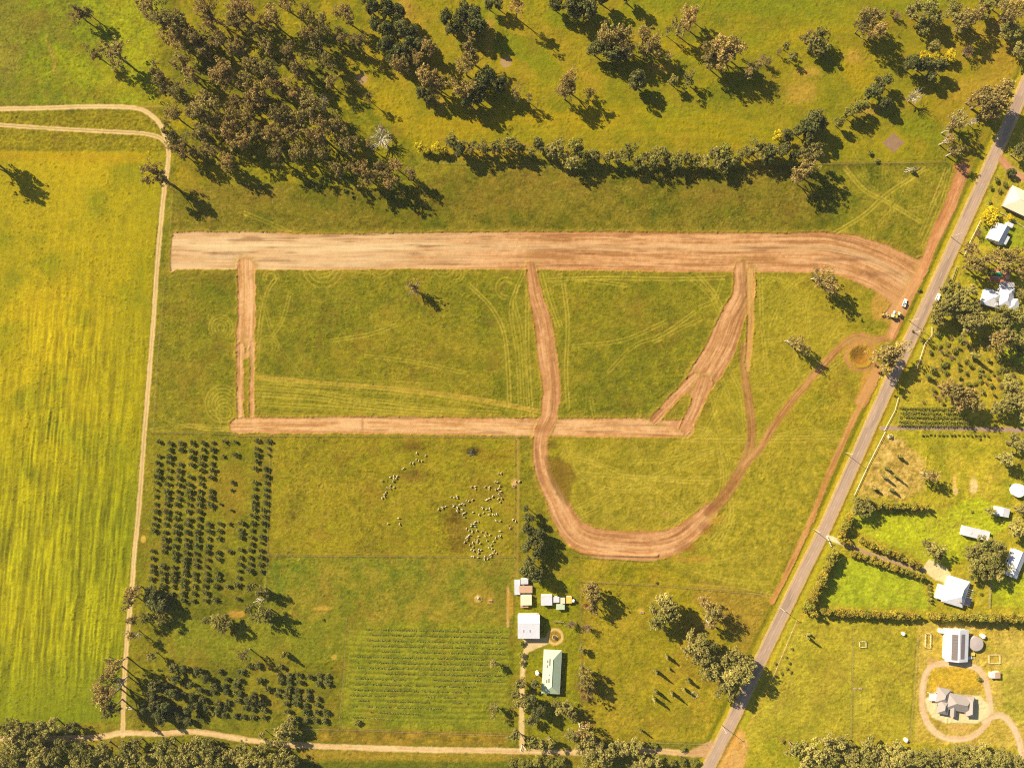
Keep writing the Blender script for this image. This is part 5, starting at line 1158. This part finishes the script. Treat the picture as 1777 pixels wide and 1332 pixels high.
# ------------------------------------------------------------------ vehicles
def wheel(root, x, y, r, w, name='wheel'):
    mb = MB(); mb.tube((-w / 2, 0, 0), (w / 2, 0, 0), r, r, 18); o = mb.build(name, M['rubber'], root, (x, y, r))
    m2 = MB(); m2.tube((-w / 2 - .02, 0, 0), (w / 2 + .02, 0, 0), r * .55, r * .55, 12); m2.build('rim', M['steel'], o)
def car(x, y, ang, label, ute=True):
    c = tag(empty('parked_car', W(x, y), R(ang)), label, 'car')
    MB().prism([(-.9, -2.4), (.9, -2.4), (.93, 0), (.9, 2.2), (.7, 2.55), (-.7, 2.55), (-.9, 2.2), (-.93, 0)], .45, 1.05).build('body', M['white_paint'], c, bevel=.06)
    y0, y1 = (-.5, 1.1) if ute else (-2.2, 1.1)
    mb = MB(); a = [(-.8, y0), (.8, y0), (.8, y1), (-.8, y1)]; b = [(-.66, y0 + .2), (.66, y0 + .2), (.66, y1 - .5), (-.66, y1 - .5)]
    mb.add([(p[0], p[1], 1.0) for p in a] + [(p[0], p[1], 1.72) for p in b], [(0, 1, 5, 4), (1, 2, 6, 5), (2, 3, 7, 6), (3, 0, 4, 7), (4, 5, 6, 7)]); mb.build('cabin', M['glass'], c)
    MB().box((0, (y0 + y1) / 2 - .15, 1.76), (1.3, (y1 - y0) - .75, .06)).build('cab_roof', M['white_paint'], c, bevel=.02)
    if ute:
        m = MB(); m.box((0, -1.5, 1.06), (1.85, 1.9, .06)); [m.box((s * .92, -1.5, 1.22), (.05, 1.9, .34)) for s in (-1, 1)]; m.box((0, -2.45, 1.22), (1.85, .05, .34)); m.build('tray', M['steel'], c)
    for sx in (-1, 1):
        for sy in (-1.45, 1.5): wheel(c, sx * .82, sy, .36, .24)
        MB().box((sx * .6, 2.48, .8), (.3, .12, .16)).build('headlight', M['glass'], c)
    return c
car(1568.5, 526, -20, 'white utility truck parked by the yellow grader next to the road')
car(1626, 516.5, -24, 'white parked car half under trees across the sealed road', False)
g_ = tag(empty('road_grader', W(1543, 548), R(78)), 'yellow road grader standing on the grass beside the dam track', 'grader')
mb = MB(); mb.box((0, -2.6, 1.45), (1.9, 3.0, 1.3)); mb.box((0, 1.8, 1.75), (.5, 5.6, .5)); mb.box((0, 4.3, 1.35), (1.3, .5, .8)); mb.build('body', M['yellow'], g_, bevel=.08)
MB().box((0, -.6, 2.1), (1.5, 1.5, 1.5)).build('cab', M['glass'], g_, bevel=.05); MB().box((0, -.6, 2.95), (1.8, 1.9, .14)).build('cab_roof', M['cream_paint'], g_, bevel=.03)
b_ = MB().box((0, 0, .45), (3.9, .25, .7)).build('blade', M['steel'], g_, (0, 1.4, 0)); b_.rotation_euler.z = R(25)
MB().tube((-.5, -3.2, 2.1), (-.5, -3.2, 2.8), .09, .09, 8).build('exhaust', M['black'], g_)
for sx in (-1, 1):
    for sy in (-3.4, -1.7, 4.2): wheel(g_, sx * 1.05, sy, .68, .42)
g_ = tag(empty('road_roller', W(1556, 544.5), R(70)), 'yellow roller standing close to the right of the grader', 'roller')
mb = MB(); mb.box((0, -1.1, 1.3), (1.9, 2.2, 1.1)); mb.box((-1.0, 1.7, .95), (.14, 2.6, .3)); mb.box((1.0, 1.7, .95), (.14, 2.6, .3)); mb.box((0, .45, .95), (2.1, .25, .35)); mb.build('body', M['yellow'], g_, bevel=.05)
MB().tube((-.9, 1.9, .78), (.9, 1.9, .78), .78, .78, 24).build('drum', M['steel'], g_); MB().box((0, 0, 2.1), (1.5, 1.0, 1.0)).build('cab', M['glass'], g_); MB().box((0, 0, 2.66), (1.8, 1.4, .12)).build('cab_roof', M['cream_paint'], g_)
for sx in (-1, 1): wheel(g_, sx * .95, -1.2, .75, .5)

# ------------------------------------------------------------------ power poles
ph = ['by the bottom junction', 'at the hedge corner', 'opposite the cream driveway', 'opposite the planted rows', 'beside the yellow machines', 'opposite the small white house']
for i, (x, y) in enumerate(((1252, 1257), (1351, 1051), (1410, 917), (1466, 785), (1577, 556), (1650, 411))):
    p = tag(empty('power_pole', W(x, y), R(24)), 'tall wooden power pole with crossarm ' + ph[i], 'power pole', 'power poles along the sealed road')
    MB().tube((0, 0, -.5), (0, 0, 10.2), .19, .13, 10).build('pole', M['palebark'], p, smooth=True)
    ca = MB().box((0, 0, 9.6), (2.4, .13, .15)).build('crossarm', M['wood'], p, (0, .14, 0))
    for k in (-1.0, -.35, .35, 1.0): MB().tube((k, 0, 9.68), (k, 0, 9.86), .06, .04, 8).build('insulator', M['white_paint'], ca)

# ------------------------------------------------------------------ fences
def fence(pts, label, posts=7.0, hgt=1.15, mat='wood', rail=False, nm='wire_fence', pw=.14, cat='fence'):
    mb = MB(); P = [W(*p) for p in pts]
    for a, b in zip(P[:-1], P[1:]):
        n = max(1, int((b - a).length / posts)); u = (b - a) / n
        for i in range(n + 1): q = a + u * i; mb.box((q.x, q.y, hgt / 2), (pw, pw, hgt))
        d = (b - a); an = math.atan2(d.y, d.x); c_ = (a + b) / 2
        for z in ((.4, .75, 1.05) if not rail else (.45, .95)):
            mb.box((c_.x, c_.y, z * hgt / 1.15), (d.length, .025 if not rail else .1, .025 if not rail else .16), an)
    return tag(mb.build(nm, M[mat]), label, cat)
fence([(262, 750), (330, 751), (412, 753)], 'wire fence along the top of the dark plantation')
fence([(412, 756), (916, 758)], 'long wire fence between the lower haul road and the sheep paddock')
fence([(300, 330), (296, 400)], 'short wire fence beside the gravel track at the wide strip')
fence([(288, 480), (276, 600), (266, 748)], 'wire fence right of the gravel track along the western square')
fence([(470, 762), (463, 1000), (458, 1030)], 'wire fence along the right side of the dark plantation')
fence([(466, 963), (892, 966)], 'wire fence closing the bottom of the sheep paddock')
fence([(893, 762), (893, 966), (888, 1088)], 'wire fence left of the worn path')
fence([(602, 1072), (597, 1160), (588, 1264)], 'wire fence on the left of the vine rows')
fence([(470, 1262), (596, 1265), (884, 1275)], 'wire fence above the bottom road')
fence([(760, 284), (1040, 292), (1330, 286), (1640, 282)], 'long wire fence between the golf course and the paddocks')
fence([(1008, 966), (1140, 974)], 'wire fence below the wide bend of the haul road')
fence([(1008, 1008), (1150, 1016), (1330, 1031)], 'wire fence above the house paddock')
fence([(1008, 1012), (1008, 1282)], 'wire fence right of the green roofed house garden')
fence([(1010, 1283), (1225, 1290)], 'wire fence along the bottom of the house paddock')
fence([(1480, 1088), (1478, 1180), (1476, 1288)], 'wire fence dividing the southern paddocks')
fence([(1592, 1100), (1588, 1180), (1577, 1284)], 'wire fence left of the round drive garden')
fence([(1382, 1075), (1338, 1180)], 'pale wire fence beside the road south of the hedge', mat='cream_paint')
fence([(1535, 749), (1506, 806), (1482, 858)], 'cream rail fence slanting beside the road left of the dry patch', 3, 1.2, 'cream_paint', True, 'rail_fence', .16)
fence([(1534, 746), (1552, 712), (1558, 690)], 'cream rail fence beside the road left of the garden rows', 3, 1.1, 'cream_paint', True, 'rail_fence', .16)
fence([(1700, 384), (1684, 416), (1672, 444)], 'cream rail fence at the roadside left of the small white house', 3, 1.2, 'cream_paint', True, 'rail_fence', .16)
fence([(1658, 462), (1650, 486)], 'dark solid fence panel at the roadside above the white car', 1.5, 1.7, 'wood', True, 'panel_fence', .2)
fence([(1712, 358), (1740, 372), (1777, 396)], 'cream rail fence between the cream roofed and small white houses', 3, 1.1, 'cream_paint', True, 'rail_fence', .16)
fence([(1616, 568), (1616, 582), (1604, 596), (1590, 640)], 'pale rail fence bending at a gateway below the roadside trees', 2.5, 1.2, 'cream_paint', True, 'rail_fence', .18)
fence([(1718, 1000), (1715, 1052)], 'pale timber fence right of the big white house', 2.5, 1.5, 'wood', True, 'rail_fence', .16)
fence([(1605, 1098), (1604, 1122), (1613, 1123), (1614, 1098), (1605, 1098)], 'narrow cream framed pen left of the solar shed', 2, 1.3, 'cream_paint', True, 'rail_pen', .18, 'pen')
fence([(1715, 1135), (1734, 1135), (1734, 1150), (1715, 1150), (1715, 1135)], 'pale timber garden frame below the grey tank', 2, 1.0, 'cream_paint', True, 'rail_pen', .14, 'pen')
fence([(1491, 1112), (1502, 1112), (1502, 1122), (1491, 1122), (1491, 1112)], 'small square timber pen in the southern paddock', 1.9, 1.0, 'cream_paint', True, 'rail_pen', .2, 'pen')
fence([(960, 1077), (978, 1078)], 'short row of posts right of the machinery shed', 1.2, 1.6, 'wood', True, 'post_row', .2)
fence([(1434, 930), (1442, 948), (1447, 952)], 'white gateway posts at the mouth of the cream drive', 2, 1.4, 'white_paint', True, 'gateway', .3, 'gate')
fence([(912, 1298), (906, 1290), (903, 1300)], 'white gateway at the foot of the gravel drive', 2, 1.3, 'white_paint', True, 'gateway', .25, 'gate')

# ------------------------------------------------------------------ small things in the paddocks
def trough(x, y, label, w=2.2, l=.8, ang=0, mat='stone', nm='water_trough'):
    t = tag(empty(nm, W(x, y), R(ang)), label, 'trough')
    mb = MB(); mb.box((0, -l / 2, .25), (w, .1, .5)); mb.box((0, l / 2, .25), (w, .1, .5)); mb.box((-w / 2, 0, .25), (.1, l - .1, .5)); mb.box((w / 2, 0, .25), (.1, l - .1, .5)); mb.build('basin', M[mat], t)
    MB().box((0, 0, .3), (w - .14, l - .12, .04)).build('water', M['mud_water'], t)
trough(851, 1042, 'concrete trough on bare ground right of the hay ring'); trough(1114, 1062, 'concrete trough on a worn spot in the house paddock'); trough(1483.5, 1194, 'left of two pale troughs on the paddock fence line', 1.4, .8); trough(1492.5, 1194, 'right of two pale troughs on the paddock fence line', 1.4, .8)
trough(892, 843, 'pale trough on bare earth by the sheep paddock gate', 1.6, 1.2)
def ring(x, y, r, label, mat, name, cat, h=1.1, fill=None):
    t = tag(empty(name, W(x, y)), label, cat); mb = MB()
    for i in range(20):
        a = i * 6.283 / 20; b = (i + 1) * 6.283 / 20
        for z in (.3, h): mb.tube((r * math.cos(a), r * math.sin(a), z), (r * math.cos(b), r * math.sin(b), z), .05, .05, 5)
        if i % 2 == 0: mb.tube((r * math.cos(a), r * math.sin(a), 0), (r * math.cos(a), r * math.sin(a), h), .05, .05, 5)
    mb.build('ring_frame', M[mat], t)
    if fill: MB().tube((0, 0, 0), (0, 0, .8), r * .62, r * .55, 20).build('hay_bale', M[fill], t, smooth=True)
ring(830, 1037, 1.3, 'steel hay ring feeder on a pale trampled circle', 'steel', 'hay_feeder', 'feeder', fill='hay')
ring(1204.5, 1204, 1.9, 'round trampoline frame among the young trees', 'steel', 'trampoline', 'trampoline', .9)
MB_ = tag(empty('water_tank', W(1566, 1098)), 'small white tank standing in the top of the southern paddock', 'water tank'); tank(MB_, 1.0, 1.5)
t = tag(empty('water_tank', Wl(1573, 1284, 1.5)), 'small white tank at the bottom boundary left of the round drive', 'water tank'); tank(t, 1.2, 1.5)
t = tag(empty('tarp_pile', W(1544, 757), .4), 'grey covered heap in the fence corner below the mauve driveway', 'heap')
mb = MB()
for k in range(7): mb.tube((random.uniform(-1.2, 1.2), random.uniform(-.7, .7), 0), (random.uniform(-.4, .4), random.uniform(-.3, .3), random.uniform(.8, 1.3)), 1.0, .3, 8)
mb.build('cover', M['stone'], t, bevel=.05)
# fallen branches at the plantation corner
def logs(x, y, label, n=7, L=5.0, sd=1, ang=.35, mat='palebark'):
    r = random.Random(sd); mb = MB()
    for k in range(n):
        a = ang + r.uniform(-.5, .5); c = Vector((r.uniform(-1.8, 1.8), r.uniform(-1.2, 1.2), .18)); d = Vector((math.cos(a), math.sin(a), r.uniform(0, .08))) * r.uniform(.4, 1) * L / 2
        mb.tube(c - d, c + d + Vector((0, 0, .2)), .16, .07, 6)
    o = mb.build('fallen_branches', M[mat], None, W(x, y), smooth=True); tag(o, label, 'fallen branches')
logs(450, 1041, 'pale fallen branches below the dark plantation', 9, 6); logs(1584, 295, 'fallen dead tree by the golf fence end', 9, 8, 5, .1); logs(226, 1229, 'grey log pile beside the gravel track foot', 6, 3, 3); logs(237, 1102, 'pale stacked timber beside the gravel track', 6, 3, 4, 1.2); logs(1690, 1325, 'fallen grey branches at the bottom edge under the trees', 8, 8, 8, -.5); logs(1620, 1315, 'fallen pale branches at the bottom left of the round drive', 8, 7, 9, -.7)
logs(820, 785, 'burnt black pile of branches in the sheep paddock', 12, 5, 12, .2, 'black')
# mud water left in the dam
mb = MB(); mb.add([(3.1 * math.cos(a) * (1 + .2 * math.sin(3 * a)), 2.4 * math.sin(a), 0) for a in [i * .2618 for i in range(24)]], [tuple(range(24))])
w_ = mb.build('dam_water', M['mud_water'], None, W(1495, 620, -2.05)); tag(w_, 'brown puddle in the bottom of the round dam', 'water', kind='structure')

# ------------------------------------------------------------------ vine rows and garden rows
def vine_row(x0, x1, y0, dy, r, h, dens, label, mat='leaf_vine', nm='vine_row', cat='vine row', group='rows of young vines', gaps=.3, sd=0, leaf=.22):
    rr = np.random.RandomState(sd); a = W(x0, y0); b = W(x1, y0 + dy); L_ = (b - a).length
    n = int(L_ * dens); t = rr.rand(n)
    keep = vn(3.0, 3.0, 0, 300 + sd, t * L_, t * 0) > gaps; t = t[keep]; n = len(t)
    root = empty(nm, a); u = (b - a)
    p = np.stack([t * u.x + rr.normal(size=n) * r * .5, t * u.y + rr.normal(size=n) * r * .5, np.abs(rr.normal(size=n)) * h * .5 + .1], 1)
    nrm = rr.normal(size=(n, 3)); nrm[:, 2] += .4; nrm /= np.linalg.norm(nrm, axis=1)[:, None]
    tt = np.cross(nrm, rr.normal(size=(n, 3))); tt /= np.linalg.norm(tt, axis=1)[:, None]; bb = np.cross(nrm, tt); s = leaf * rr.uniform(.6, 1.3, n)[:, None]
    q = np.stack([p - tt * s, p - bb * s * .7, p + tt * s, p + bb * s * .7], 1).reshape(-1, 3)
    cc = np.ones((4 * n, 3)); cc[:, 0] = np.repeat(rr.uniform(.7, 1.2, n), 4); cc[:, 1] = .5
    link('foliage', mesh_np('vine_foliage', q, np.arange(4 * n).reshape(n, 4), M[mat], cc), root)
    k = int(L_ / 7); sm_ = MB().box((0, 0, h * .55), (.08, .08, h * 1.1)).mesh('stake', M['wood'])
    for i in range(k + 1): c = u * (i / k); link('stake', sm_, root, (c.x, c.y, 0))
    tag(root, label, cat, group)
for i in range(17):
    x0 = 612 + (28 if i < 5 else 10 if i < 9 else 0) + random.uniform(-6, 10); x1 = (876 if i < 10 else 824) + random.uniform(-14, 6)
    if i > 13: x1 -= 120 * (i - 13) * .4
    vine_row(x0, x1, 1091 + i * 9.5, 5, .42, .42, 26, 'row of young green vines, %s row from the top of the vineyard' % nth(i + 1), gaps=.30 + .06 * (i > 9), sd=i)
for i in range(5):
    vine_row(1562 - i * 1.2, 1660 + i * 7, 708 + i * 7.4, 1.5, .9, 1.6, 34, 'dense row of garden shrubs above the mauve drive, %s from the top' % nth(i + 1), 'leaf_green', 'shrub_row', 'shrub row', 'planted garden rows', .2, 40 + i, .3)
for i in range(17): tree('bush', 1600 + i * 7.1, 754 + random.uniform(-1, 1), 2.6, .9, label='small clipped bush, %s from the left in the row below the mauve drive' % nth(i + 1), group='small clipped bushes in a row')
for i in range(7): tree('slim', 1613 + i * .6, 1008 + i * 6.2, 2.2, 1.5, label='tiny red-brown shrub left of the big white house, %s from the top' % nth(i + 1), group='small shrubs left of the big white house')

# ------------------------------------------------------------------ scrub east of the road
rs = random.Random(4); scr = []
while len(scr) < 78:
    x, y = rs.uniform(1590, 1775), rs.uniform(585, 700)
    if x < 1630 - (y - 585) * .42 + 14 or math.hypot(x - 1698, y - 620) < 16 or (x > 1640 and y > 690): continue
    if any(math.hypot(x - a[0], y - a[1]) < 8.5 for a in scr): continue
    scr.append((x, y))
n0 = len(TREES)
for x, y in scr: tree('bush' if rs.random() < .6 else 'pink', x, y, rs.uniform(2.6, 6.0), rs.uniform(.8, 1.8))
new = TREES[n0:]
for kind in ('bush', 'pink'):
    l = [t for t in new if t[1] == kind]; l.sort(key=lambda q: q[3]); nb = math.ceil(len(l) / 8)
    for b in range(nb):
        for i, q in enumerate(sorted(l[b * len(l) // nb:(b + 1) * len(l) // nb], key=lambda q: q[2])):
            tag(q[0], '%s in the roadside scrub, %s band down, %s from the left' % ({'bush': 'low scrubby green bush', 'pink': 'dry straw-coloured bush'}[kind], nth(b + 1), nth(i + 1)), 'shrub', 'scrub bushes east of the road')

# ------------------------------------------------------------------ sheep
def sheep_mesh():
    v = [(0, 0, .62), (0, .34, .66), (0, -.34, .62), (0, .58, .86), (0, .78, .84), (0, .93, .76)]; e = [(0, 1), (0, 2), (1, 3), (3, 4), (4, 5)]; rad = [.30, .27, .29, .14, .12, .07]
    for s in (-1, 1):
        for (y, b) in ((.33, 1), (-.38, 2)):
            i = len(v); v += [(s * .15, y, .42), (s * .15, y + .02, .2), (s * .15, y, .02)]; rad += [.10, .05, .045]; e += [(b, i), (i, i + 1), (i + 1, i + 2)]
        i = len(v); v += [(s * .13, .72, .92)]; rad += [.035]; e += [(3, i)]
    i = len(v); v += [(0, -.66, .52)]; rad += [.05]; e += [(2, i)]
    me = bpy.data.meshes.new('sheep_skeleton'); me.from_pydata(v, e, []); o = bpy.data.objects.new('sheep_tmp', me); col.objects.link(o)
    md = o.modifiers.new('skin', 'SKIN')
    for k, sv in enumerate(me.skin_vertices[0].data): sv.radius = (rad[k], rad[k]); sv.use_root = (k == 0)
    o.modifiers.new('sub', 'SUBSURF').levels = 1
    bpy.context.view_layer.update()
    dg = bpy.context.evaluated_depsgraph_get(); m = bpy.data.meshes.new_from_object(o.evaluated_get(dg)); bpy.data.objects.remove(o)
    m.name = 'sheep'; m.materials.clear(); m.materials.append(M['wool'])
    for p in m.polygons: p.use_smooth = True
    return m
SM = sheep_mesh()
SH = """463,96;462,165;487,182;519,188;395,210;425,208;322,266;308,272;172,362;212,350;248,350;210,376;206,410;240,372;86,402;175,455;148,480;172,490;215,474;128,525;112,548;108,572;84,590;560,128;
262,812;146,875;275,876;842,580;872,588;912,595;906,572;705,715;738,690;752,700;780,686;870,668;868,684;905,690;915,700;905,730;918,742;935,665;962,655;985,662;960,718;980,760;968,780;990,800;1000,745;1010,620;1034,628;1080,610;
1066,468;1105,465;1112,490;1216,468;1262,470;1262,490;1330,412;1350,418;1368,325;1392,318;1378,462;1330,500;1360,492;1386,520;1362,550;1378,560;1236,605;1260,598;1296,582;1300,572;1225,615;1360,600;1400,596;1382,634;1180,694;1192,704;1230,715;1265,705;1272,732;1196,756;1082,750;1150,772;1256,775;1320,775;1344,768;1332,836;1382,843;1300,770;
1068,878;1100,860;1114,852;1140,848;1090,880;1062,902;1112,905;1012,928;1075,950;1078,962;1040,945;1180,964;1228,975;1124,948;1020,1010;1040,998;1010,1030;1030,1015;1140,1015;1215,1008;1268,998;1104,1046;1130,1056;1080,1080;1020,1055;990,1078;1046,1110;1085,1130;1130,1078;1160,1090;1236,1060;1306,1070;1378,955;1330,1030;1366,1010;1385,1010;1284,1108;1262,1100;1255,1135;1290,1150;1062,1160;1092,1170;1146,1155;1142,1170;1170,1165;1146,1196;1140,1200;1300,1195;1320,1170;1340,1196;1274,1214;1282,1236;1070,1232;1090,1238;1136,1245;1214,1234;1245,1262;1208,1262;1270,1222;1555,412;1586,414;1600,408;1522,830;1552,845;1468,890;1490,925"""
SZ = [(690, 790, 'in the straggling line at the upper left'), (715, 790, 'at the top of the upper left line'), (676, 835, 'in the small knot left of the brown patch'), (670, 860, 'at the tail of the left line'), (682, 905, 'in the lone trio on the left'), (765, 880, 'in the little group left of the mob'), (790, 870, 'in the upper left arm of the mob'), (800, 885, 'in the left knot of the mob'), (815, 868, 'in the top middle of the mob'), (825, 847, 'in the loose group above the mob'),
      (866, 835, 'near the worn path at the top'), (862, 855, 'in the top right arm of the mob'), (848, 865, 'left of the top right arm'), (843, 885, 'in the right middle of the mob'), (860, 892, 'on the right side of the mob'), (825, 890, 'in the centre of the mob'), (822, 910, 'in the tight line below the centre'), (815, 930, 'in the left cluster of the lower mob'), (840, 925, 'in the loose middle of the lower mob'), (862, 930, 'at the right of the lower mob'), (820, 945, 'in the lower left of the mob'), (832, 955, 'in the bottom centre of the mob'), (852, 955, 'in the bottom right of the mob'), (822, 967, 'on the bottom edge of the mob'), (845, 967, 'by the bottom fence'), (900, 840, 'on the worn path'), (895, 905, 'along the path fence')]
zs = {}
for t in SH.replace('\n', ' ').split(';'):
    zx, zy = map(float, t.split(',')); x = 650 + zx / 6.342; y = 770 + zy / 6.342
    o = link('sheep', SM, None, W(x, y, 0.02), (1.25, 1.25, 1.2), R(random.choice([random.gauss(-40, 25), random.gauss(140, 25), random.uniform(0, 360)])))
    k = random.uniform(.88, 1.1); o.scale = (.98 * k, .98 * k, .98 * k)
    ph_ = min(SZ, key=lambda q: math.hypot(q[0] - x, q[1] - y))[2]; zs.setdefault(ph_, []).append((x, o))
for ph_, l in zs.items():
    l.sort(key=lambda q: q[0])
    for i, (x, o) in enumerate(l):
        tag(o, ('cream woolly sheep ' + ph_) if len(l) == 1 else 'cream woolly sheep %s, %s from the left' % (ph_, nth(i + 1)), 'sheep', 'sheep grazing in the paddock')

# ------------------------------------------------------------------ the warm morning air between the camera and the land
hz = bpy.data.materials.new('haze'); hz.use_nodes = True
for n in list(hz.node_tree.nodes):
    if n.type == 'BSDF_PRINCIPLED': hz.node_tree.nodes.remove(n)
pv = hz.node_tree.nodes.new('ShaderNodeVolumePrincipled')
pv.inputs['Color'].default_value = (0.86, 0.93, 1.0, 1); pv.inputs['Density'].default_value = 0.00003; pv.inputs['Anisotropy'].default_value = 0.0
hz.node_tree.links.new(pv.outputs[0], hz.node_tree.nodes['Material Output'].inputs['Volume'])
mb = MB(); mb.box((0, 0, 215), (13000, 13000, 440)); o = mb.build('haze', hz); tag(o, 'thin pale air over the whole landscape', 'haze', kind='stuff')
